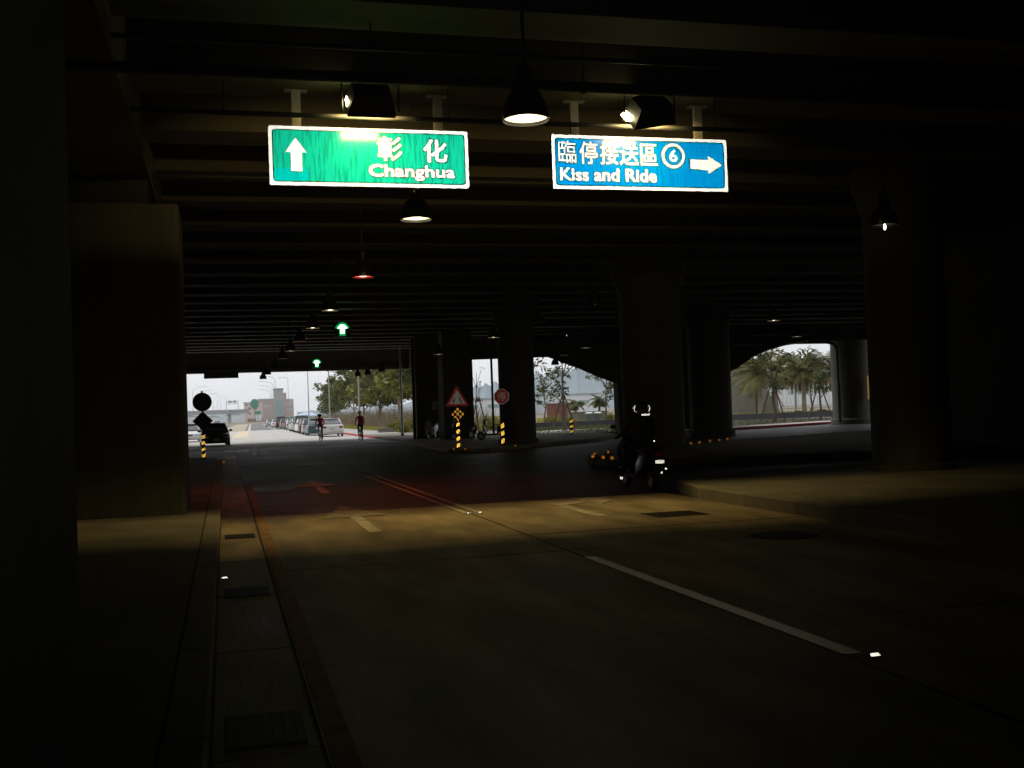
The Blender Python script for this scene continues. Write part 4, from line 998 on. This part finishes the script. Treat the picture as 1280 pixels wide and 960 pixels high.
# white industrial buildings and hills to the right
def shed2(label, x, y, rz, wd, hh, mat=m_palew):
    tt = thing('warehouse', label, 'building', (x, y, 0), rz, 'pale warehouses beyond the trees')
    part('wall', MB().box(0, 5, hh/2, wd, 10, hh), mat, tt, False)
    part('roof', MB().box(0, 5, hh+.2, wd+.6, 10.6, .4), m_greyw, tt, False)
    for k in range(int(wd/6)):
        f = part('window', MB().box(-wd/2+3+k*6, -.03, hh*.6, 3.2, .1, 1.0), m_greyw, tt, False)
        part('pane', MB().box(-wd/2+3+k*6, -.10, hh*.6, 2.9, .06, .7), m_teal, f, False)
shed2('long pale warehouse seen in the gap beside the stop sign', 72, 300, radians(-13), 26, 4.7)
shed2('pale warehouse behind the staked tree', 96, 300, radians(-18), 20, 5.2)
shed2('pale warehouse seen beyond the palms', 138, 250, radians(-28), 60, 5.6)
def ridge(name, pts, depth, mat, n=14):
    rings = []
    pts2 = []
    for (x0, y0, h0), (x1, y1, h1) in zip(pts, pts[1:]):
        for k in range(n):
            f = k/n; pts2.append((x0+(x1-x0)*f, y0+(y1-y0)*f, h0+(h1-h0)*f))
    pts2.append(pts[-1]); mb = MB()
    for i, (x, y, h) in enumerate(pts2):
        hh = h*(1+.07*sin(i*1.3)+.05*sin(i*3.1+1)+R.uniform(-.03, .03)); d_ = Vector((x, y)).normalized()*depth
        rings.append([(x-d_.x, y-d_.y, -.2), (x-d_.x*.5, y-d_.y*.5, hh*.55), (x-d_.x*.12, y-d_.y*.12, hh*.96), (x, y, hh), (x+d_.x, y+d_.y, -.2)])
    return struct(name, mb.loft(rings, True, None, True), mat, None, True)
ridge('hills', [(60, 950, 6), (150, 930, 10), (205, 905, 22), (228, 900, 25), (285, 900, 36), (340, 880, 30), (460, 860, 27), (560, 850, 33), (760, 800, 24), (980, 700, 20)], 160, m_hill)
ridge('hills', [(-760, 900, 8), (-300, 980, 10), (-120, 1000, 7), (40, 1000, 8)], 140, m_hill)

# ---- things in the garden openings
wallthing('brick_wall', 'low red brown wall beyond the staked tree', MB().box(34.3, 110, 1.0, 2.6, .4, 2.0).box(34.3, 110, 2.05, 2.8, .5, .12), m_brick)
t = thing('planter', 'long grey concrete planter beyond the staked tree', 'planter', (35.8, 105, 0), radians(-8))
part('box', MB().box(0, 0, .55, 3.9, .9, 1.05), m_kerb, t, False); part('rim', MB().box(0, 0, 1.09, 4.05, 1.05, .08), m_kerb, t, False)
def bin_(label, x, y):
    tt = thing('barrel', label, 'barrel', (x, y, 0), 0, 'grey barrels beside the planter')
    part('body', MB().lathe([(.26, 0), (.30, .3), (.36, .85), (.37, .95)], 18), M('barrel_plastic', (.09, .10, .11), .6, .1, 3), tt)
    part('white_top', MB().lathe([(.38, .94), (.38, 1.02), (.2, 1.08)], 18), m_palew, tt)
bin_('left grey barrel with a white top beside the planter', 33.9, 99)
bin_('right grey barrel with a white top beside the planter', 35.0, 99.5)
wallthing('garden_wall', 'low black garden wall behind the striped bollard', MB().box(27.0, 84, .30, 9.5, .35, .34).box(27, 84, .10, 9.4, .3, .2), m_dkmet)
wallthing('garden_wall', 'low black wall in front of the palms', MB().box(50, 88.5, .2, 14, .4, .5).box(50, 88.5, -.02, 13.8, .34, .2), m_dkmet)
wallthing('stone_trough', 'grey stone trough on the grass beside the cyclist', MB().box(12.7, 88, .16, 1.4, .6, .5).box(12.7, 88, .44, 1.5, .7, .06), m_kerb)
t = thing('ramp_wall', 'grey sloping concrete ramp wall left of the palms', 'wall', (54, 107, 0), radians(-15))
part('wall', upright([(-3, 0), (4.4, .0), (1.75, 4.9), (-3, 5.0)], -.2, .2), m_kerb, t, False)
part('handrail', MB().path([(4.6, -.3, .9), (1.9, -.3, 5.9)], .06, 6).path([(1.9, -.3, 5.9), (-3, -.3, 6.0)], .06, 6), m_galv, t)
for k in range(6): part('rail_post', MB().path([(4.4-k*.5, -.3, .2+k*.92), (4.4-k*.5, -.3, 1.1+k*.92)], .05, 5), m_galv, t)
t = thing('garden_fence', 'white picket fence with a brown top rail behind the palms', 'fence', (55, 110, 0), radians(-8))
part('rail', MB().box(7, 0, 3.35, 18, .1, .16), m_brick, t, False)
part('rail', MB().box(7, 0, .6, 18, .06, .1), m_galv, t, False)
pk = MB().box(0, 0, 1.7, .09, .05, 3.3).mesh('picket', M('white_fence_paint', (.55, .56, .57), .6, .1, 4), False)
for k in range(40): shared('picket', pk, t, (-1.8+k*.45, .06, 0))
tag(link('yellow_sign', MB().box(0, 0, 0, .9, .06, 1.4, bev=.02).mesh('yellow_sign', m_signY), None, (37.15, 56.95, 2.15), radians(45)), 'narrow yellow sign on the lit round column at the right', 'sign')

# ================================================================ vegetation
def leaf_cloud(mb, c, rx, ry, rz, n, s, droop=0, rnd=R):
    for _ in range(n):
        while True:
            p = Vector((rnd.uniform(-1, 1), rnd.uniform(-1, 1), rnd.uniform(-1, 1)))
            if .15 < p.length < 1: break
        p = Vector((p.x*rx, p.y*ry, p.z*rz))+c
        a = Vector((rnd.gauss(0, 1), rnd.gauss(0, 1), rnd.gauss(0, .6)-droop)).normalized(); b_ = a.orthogonal().normalized()
        b_.rotate(Matrix.Rotation(rnd.uniform(0, 6.28), 3, a)); q = s*rnd.uniform(.55, 1.3)
        mb.add([p-a*q, p+b_*q*.38, p+a*q, p-b_*q*.38], [(0, 1, 2, 3)])
def make_tree_meshes(h, cr, seed, nclump, leaves, s, trunk_r, leafm, barkm, low=.35, nlimb=6, lean=0):
    rn = random.Random(seed); tr = MB(); top = Vector((lean, 0, h*.72))
    P_ = [Vector((0, 0, 0))]
    for k in range(1, 6): P_.append(Vector((lean*k/5+rn.uniform(-.12, .12), rn.uniform(-.12, .12), h*.72*k/5)))
    tr.path(P_, [trunk_r*(1-.14*k) for k in range(6)], 7)
    tips = []
    for k in range(nlimb):
        b0 = P_[2+k % 4]; a = rn.uniform(0, 6.28); L = cr*rn.uniform(.6, 1.0)
        e = b0+Vector((cos(a)*L, sin(a)*L, h*rn.uniform(.12, .30))); mid = b0.lerp(e, .5)+Vector((0, 0, h*.04))
        tr.path([b0, mid, e], [trunk_r*.45, trunk_r*.3, trunk_r*.1], 5); tips.append(e); tips.append(mid)
    tips.append(P_[-1]+Vector((0, 0, h*.1)))
    cr_ = MB()
    for k in range(nclump):
        if k < len(tips): c = tips[k]
        else:
            a = rn.uniform(0, 6.28); rr_ = cr*sqrt(rn.random()); z = h*(low+(.97-low)*rn.random()); rr_ *= (1-.55*max(0, (z/h-.6)/.4))
            c = Vector((cos(a)*rr_+lean*.8, sin(a)*rr_, z))
        q = cr*rn.uniform(.20, .38)
        leaf_cloud(cr_, c, q, q, q*.75, leaves, s, .2, rn)
    return tr.mesh('trunk', barkm), cr_.mesh('crown', leafm, False)
def tree(label, me, loc, rz=0, sc=1, group=None, name='tree'):
    t = thing(name, label, 'tree', loc, rz, group)
    a_ = shared('trunk', me[0], t); b_ = shared('crown', me[1], t)
    a_.scale = b_.scale = (sc, sc, sc)
    return t
TA = [make_tree_meshes(8.6, 2.9, 11+k, 30, 75, .30, .17, m_leafA if k != 1 else m_leafB, m_barkp if k == 2 else m_bark, .42, 7, (.5, -.4, .2)[k]) for k in range(3)]
gt = 'trees beyond the parked cars'
tl = [(15.6, 92, 0, 1.0, 'bushy green tree nearest the square pillar, behind the tall lamp pole'), (16.9, 90, 1, .9, 'dark green tree at the right end of the row, seen past the pillar'), (16.2, 103, 2, 1.02, 'broad olive tree behind the cyclist with the white helmet'),
      (19.5, 110, 1, 1.1, 'dark tree behind the broad olive tree'), (15.8, 116, 0, .98, 'green tree right of the second lamp pole'), (17.8, 128, 1, .92, 'dark tree between the two middle lamp poles'),
      (16.0, 139, 2, .95, 'olive tree left of the white sedan'), (18.6, 150, 1, .95, 'dark tree above the teal car'), (16.2, 163, 0, .88, 'green tree beyond the farthest lamp pole'), (17.4, 182, 1, .78, 'small dark tree behind the blue canopy'),
      (18.9, 103, 2, 1.0, 'olive tree second from the right end, half behind the first'), (21.5, 138, 2, 1.05, 'olive tree at the back behind the middle lamp poles'), (19.2, 205, 0, .72, 'farthest small green tree at the left end of the row')]
for k, (x, y, i, s_, lb) in enumerate(tl): tree(lb, TA[i], (x, y, -.1), R.uniform(0, 6.28), s_, gt)
# bare thin trunks below the crowns
def stem_bunch(label, x, y, seed, h=3.6, n=5, group=None, mat=m_barkp):
    rn = random.Random(seed); t = thing('sapling', label, 'tree', (x, y, -.1), 0, group)
    mb = MB(); lf = MB()
    p0 = Vector((0, 0, 0)); pts = [p0]
    for k in range(4): pts.append(pts[-1]+Vector((rn.uniform(-.15, .15), rn.uniform(-.15, .15), h/4)))
    mb.path(pts, [.055, .05, .04, .03, .015], 5)
    for k in range(n):
        b0 = pts[1+k % 3]; a = rn.uniform(0, 6.28); e = b0+Vector((cos(a)*.5, sin(a)*.5, h*.3)); mb.path([b0, b0.lerp(e, .5)+Vector((0, 0, .1)), e], [.025, .018, .008], 4)
        leaf_cloud(lf, e, .3, .3, .25, 8, .11, .2, rn)
    part('trunk', mb, mat, t); part('crown', lf, m_leafC, t, False)
for k in range(14):
    y = 88+k*6.3+R.uniform(-1.5, 1.5)
    stem_bunch('thin pale sapling trunk among the dry reeds under the tree row', 13.9+R.uniform(0, 2.6)+(y-88)*.014, y, 50+k, R.uniform(2.6, 3.8), 4, 'saplings under the tree row')
def blades(name, n, area, h, s, mat, seed, group=None, kind='stuff', lean=.25):
    rn = random.Random(seed); mb = MB()
    for _ in range(n):
        x, y = area(rn); hh = h*rn.uniform(.5, 1.2); a = rn.uniform(0, 6.28); dx, dy = cos(a)*s, sin(a)*s; lx, ly = rn.gauss(0, lean)*hh, rn.gauss(0, lean)*hh
        mb.add([(x-dx, y-dy, -.1), (x+dx, y+dy, -.1), (x+lx+dx*.2, y+ly+dy*.2, hh)], [(0, 1, 2)])
    o = link(name, mb.mesh(name, mat, False)); o['kind'] = kind; return o
o = blades('dry_reeds', 9000, lambda r: (r.uniform(14.6, 24)+0, r.uniform(93, 215)), 2.1, .035, m_reed, 3)
o = blades('yellow_grass', 14000, lambda r: (r.uniform(13.3, 15.6), r.uniform(84, 200)), .45, .05, m_grassy, 4, lean=.4)
o = blades('field_grass', 16000, lambda r: ((lambda y: (y*r.uniform(.20, .27), y))(r.uniform(86, 190))), .55, .08, m_grassy, 5, lean=.4)
o = blades('garden_grass', 9000, lambda r: ((lambda y: (y*r.uniform(.29, .40), y))(r.uniform(86, 150))), .35, .07, m_grassy, 6, lean=.4)
o = blades('bed_ground_cover', 8000, lambda r: (lambda t_, s_: sid(t_, s_))(r.uniform(-4, 26), r.uniform(3.0, 13)), .20, .06, m_leafC, 8, lean=.6)
o = blades('verge_ground_cover', 5000, lambda r: (r.uniform(20.5, 31), r.uniform(74, 84)), .16, .06, m_leafC, 9, lean=.6)
o = blades('palm_garden_grass', 7000, lambda r: (r.uniform(44, 66), r.uniform(89, 108)), .4, .07, m_grassy, 12, lean=.5)
def bush(label, x, y, rx, rz_, seed, mat=m_hedge, group='yellow green shrubs'):
    rn = random.Random(seed); t = thing('shrub', label, 'shrub', (x, y, 0), 0, group); mb = MB(); st = MB()
    for k in range(9):
        a = rn.uniform(0, 6.28); c = Vector((cos(a)*rx*.6*rn.random(), sin(a)*rx*.6*rn.random(), rz_*rn.uniform(.35, .75)))
        st.path([(0, 0, -.1), c*.6, c], [.03, .02, .008], 4)
        leaf_cloud(mb, c, rx*.5, rx*.5, rz_*.38, 70, .10, 0, rn)
    part('foliage', mb, mat, t, False); part('stems', st, m_bark, t)
for k, (x, y, rx, hz, lb) in enumerate(((13.2, 82.8, .9, 1.1, 'yellow green shrub nearest the square pillar'), (14.6, 86.5, 1.0, 1.2, 'yellow green shrub behind the nearest lamp pole'), (14.0, 92, .8, .9, 'small yellow green shrub beyond the stone trough'),
        (21.2, 86, 1.0, 1.0, 'yellow shrub seen left of the silhouetted scooter'), (22.6, 88, .9, .8, 'low yellow shrub seen under the stop sign gap'), (26.6, 87, 1.1, 1.0, 'yellow green shrub left of the staked tree'), (28.4, 88.5, .8, .8, 'low green shrub just behind the staked tree'), (33.5, 92, .9, 1.0, 'yellow shrub at the right end of the planter'))):
    bush(lb, x, y, rx, hz, 70+k)
# staked trees
def supports(label, x, y, h, r, n=3, a0=.3, group='timber tree stakes'):
    t = thing('tree_stakes', label, 'tree stakes', (x, y, -.02), 0, group)
    for k in range(n):
        a = a0+2*pi*k/n; part('pole', MB().path([(cos(a)*r, sin(a)*r, 0), (cos(a)*.09, sin(a)*.09, h)], .045, 6), m_stake, t)
    part('tie', MB().lathe([(.16, h*.88), (.17, h*.92), (.15, h*.96)], 12, cap=False), m_stake, t)
TS = make_tree_meshes(6.6, 1.9, 31, 16, 26, .20, .12, m_leafC, m_bark, .38, 8, .1)
TS2 = make_tree_meshes(6.2, 1.8, 37, 14, 24, .20, .10, m_leafC, m_bark, .40, 7, -.2)
tree('slim staked tree behind the striped bollard', TS, (23.3, 73.5, -.02), 0, 1, 'slim garden trees')
supports('dark timber stakes around the slim tree behind the striped bollard', 23.3, 73.5, 2.5, 1.0)
tree('thin leafy tree left of the staked tree, against the sky', TS2, (25.6, 92, -.02), 1, .95, 'slim garden trees')
tree('thin leafy tree at the right edge of the staked tree opening', TS2, (32.4, 90, -.02), 2.4, .95, 'slim garden trees')
tree('thin tree behind the barrels', TS2, (31.0, 104, -.02), 4.4, .9, 'slim garden trees')
tree('slim staked tree left of the palms at the far right opening', TS, (36.7, 67.8, -.02), 2, .95, 'slim garden trees')
supports('dark timber stakes around the slim tree left of the palms', 36.7, 67.8, 2.9, 1.05, 3, .2)
supports('timber stakes beside the bent drainpipe', 40.2, 67.6, 2.6, 1.0, 3, 1.0)
tree('slim staked tree beside the bent drainpipe', TS2, (40.2, 67.6, -.02), 2, .9, 'slim garden trees')
for k, (x, y, lb) in enumerate(((20.6, 95, 'left bare thin tree in the gap beside the stop sign'), (22.0, 100, 'right bare thin tree in the gap beside the stop sign'))):
    stem_bunch(lb, x, y, 90+k, 5.2, 7, 'bare thin trees in the gap', m_bark)
supports('slanting stakes behind the silhouetted scooter', 17.3, 74.5, 2.6, .9, 2, .6)
stem_bunch('thin staked tree behind the silhouetted scooter', 17.3, 74.5, 97, 4.4, 6, 'bare thin trees in the gap', m_bark)
def palm(label, x, y, h, seed, nf=34, fl_=3.1, r=.2, group='palms in the garden'):
    rn = random.Random(seed); t = thing('palm_tree', label, 'palm', (x, y, -.02), 0, group)
    tr = MB(); prof = []
    for k in range(13): prof.append((r*(1.15-.35*k/12)+(.015 if k % 2 else 0), h*k/12))
    tr.lathe(prof, 10); part('trunk', tr, m_barkp if seed % 2 else m_bark, t)
    fr = MB()
    for k in range(nf):
        a = 2*pi*k/nf+rn.uniform(-.2, .2); el = rn.uniform(-.25, 1.25); L = fl_*rn.uniform(.8, 1.1)
        d0 = Vector((cos(a)*cos(el), sin(a)*cos(el), sin(el))); p = Vector((0, 0, h)); pts = [p]
        for q in range(8):
            d0 = (d0+Vector((0, 0, -.17))).normalized(); p = p+d0*L/8; pts.append(p)
        side = Vector((-sin(a), cos(a), 0))
        for q in range(1, 9):
            for e in range(3):
                b0 = pts[q-1].lerp(pts[q], e/3); ln = L*.26*sin(pi*min(.97, (q+e/3)/9.2))+.12
                for s in (-1, 1):
                    tip = b0+side*s*ln+(pts[q]-pts[q-1]).normalized()*ln*.55+Vector((0, 0, -ln*.35))
                    wv = (pts[q]-pts[q-1]).normalized()*.05
                    fr.add([b0-wv, b0+wv, tip], [(0, 1, 2)])
        fr.path(pts, [.03, .028, .024, .02, .016, .013, .01, .007, .004], 4)
    part('crown', fr, m_palm, t, False)
palm('palm in the middle of the far right opening', 53.6, 93, 4.2, 1)
palm('palm right of the middle palm, beside the drainpipe', 56.3, 92, 4.3, 2, 34, 3.2)
palm('palm leaning over the ramp wall at the left of the far right opening', 47.4, 90, 4.0, 3, 32, 3.0)
palm('palm behind the slim staked tree in the far right opening', 50.2, 96, 4.5, 4, 34, 3.2)
palm('palm at the back of the far right opening', 55.0, 101, 4.7, 5, 32, 3.1)
palm('small palm beyond the planter', 33.4, 101.5, 2.0, 7, 16, 1.2, .12)
palm('small palm at the right end of the planter', 36.4, 103, 2.3, 8, 16, 1.3, .12)
# broad-leaved trees beyond the garden, partly behind
for k, (x, y, i, s_, lb) in enumerate(((60, 118, 1, .8, 'dark tree behind the palms on the left'), (68, 116, 0, .8, 'green tree behind the palms on the right'), (64, 113, 2, .85, 'olive tree behind the middle palm'))):
    tree(lb, TA[i], (x, y, -.1), k*2.0, s_, 'trees behind the palms')
# shrubs in the palm garden
for k, (x, y) in enumerate(((51.5, 90), (54.0, 90.5), (57.0, 90.2))):
    bush(['left', 'middle', 'right'][k]+' low green shrub at the feet of the palms', x, y, .8, .55, 120+k, m_leafC, 'low shrubs under the palms')

# ================================================================ the air: thin even haze over the whole place
hz = MB().box(0, 650, 24, 2400, 1500, 54).mesh('haze'); ho = link('haze', hz); ho['kind'] = 'stuff'
hm = bpy.data.materials.new('haze_air'); hm.use_nodes = True; n_ = hm.node_tree.nodes; n_.remove(n_['Principled BSDF'])
pv = n_.new('ShaderNodeVolumePrincipled'); pv.inputs['Color'].default_value = (.9, .94, 1, 1); pv.inputs['Density'].default_value = .00028; pv.inputs['Anisotropy'].default_value = .2
hm.node_tree.links.new(pv.outputs[0], n_['Material Output'].inputs['Volume']); hz.materials.append(hm)
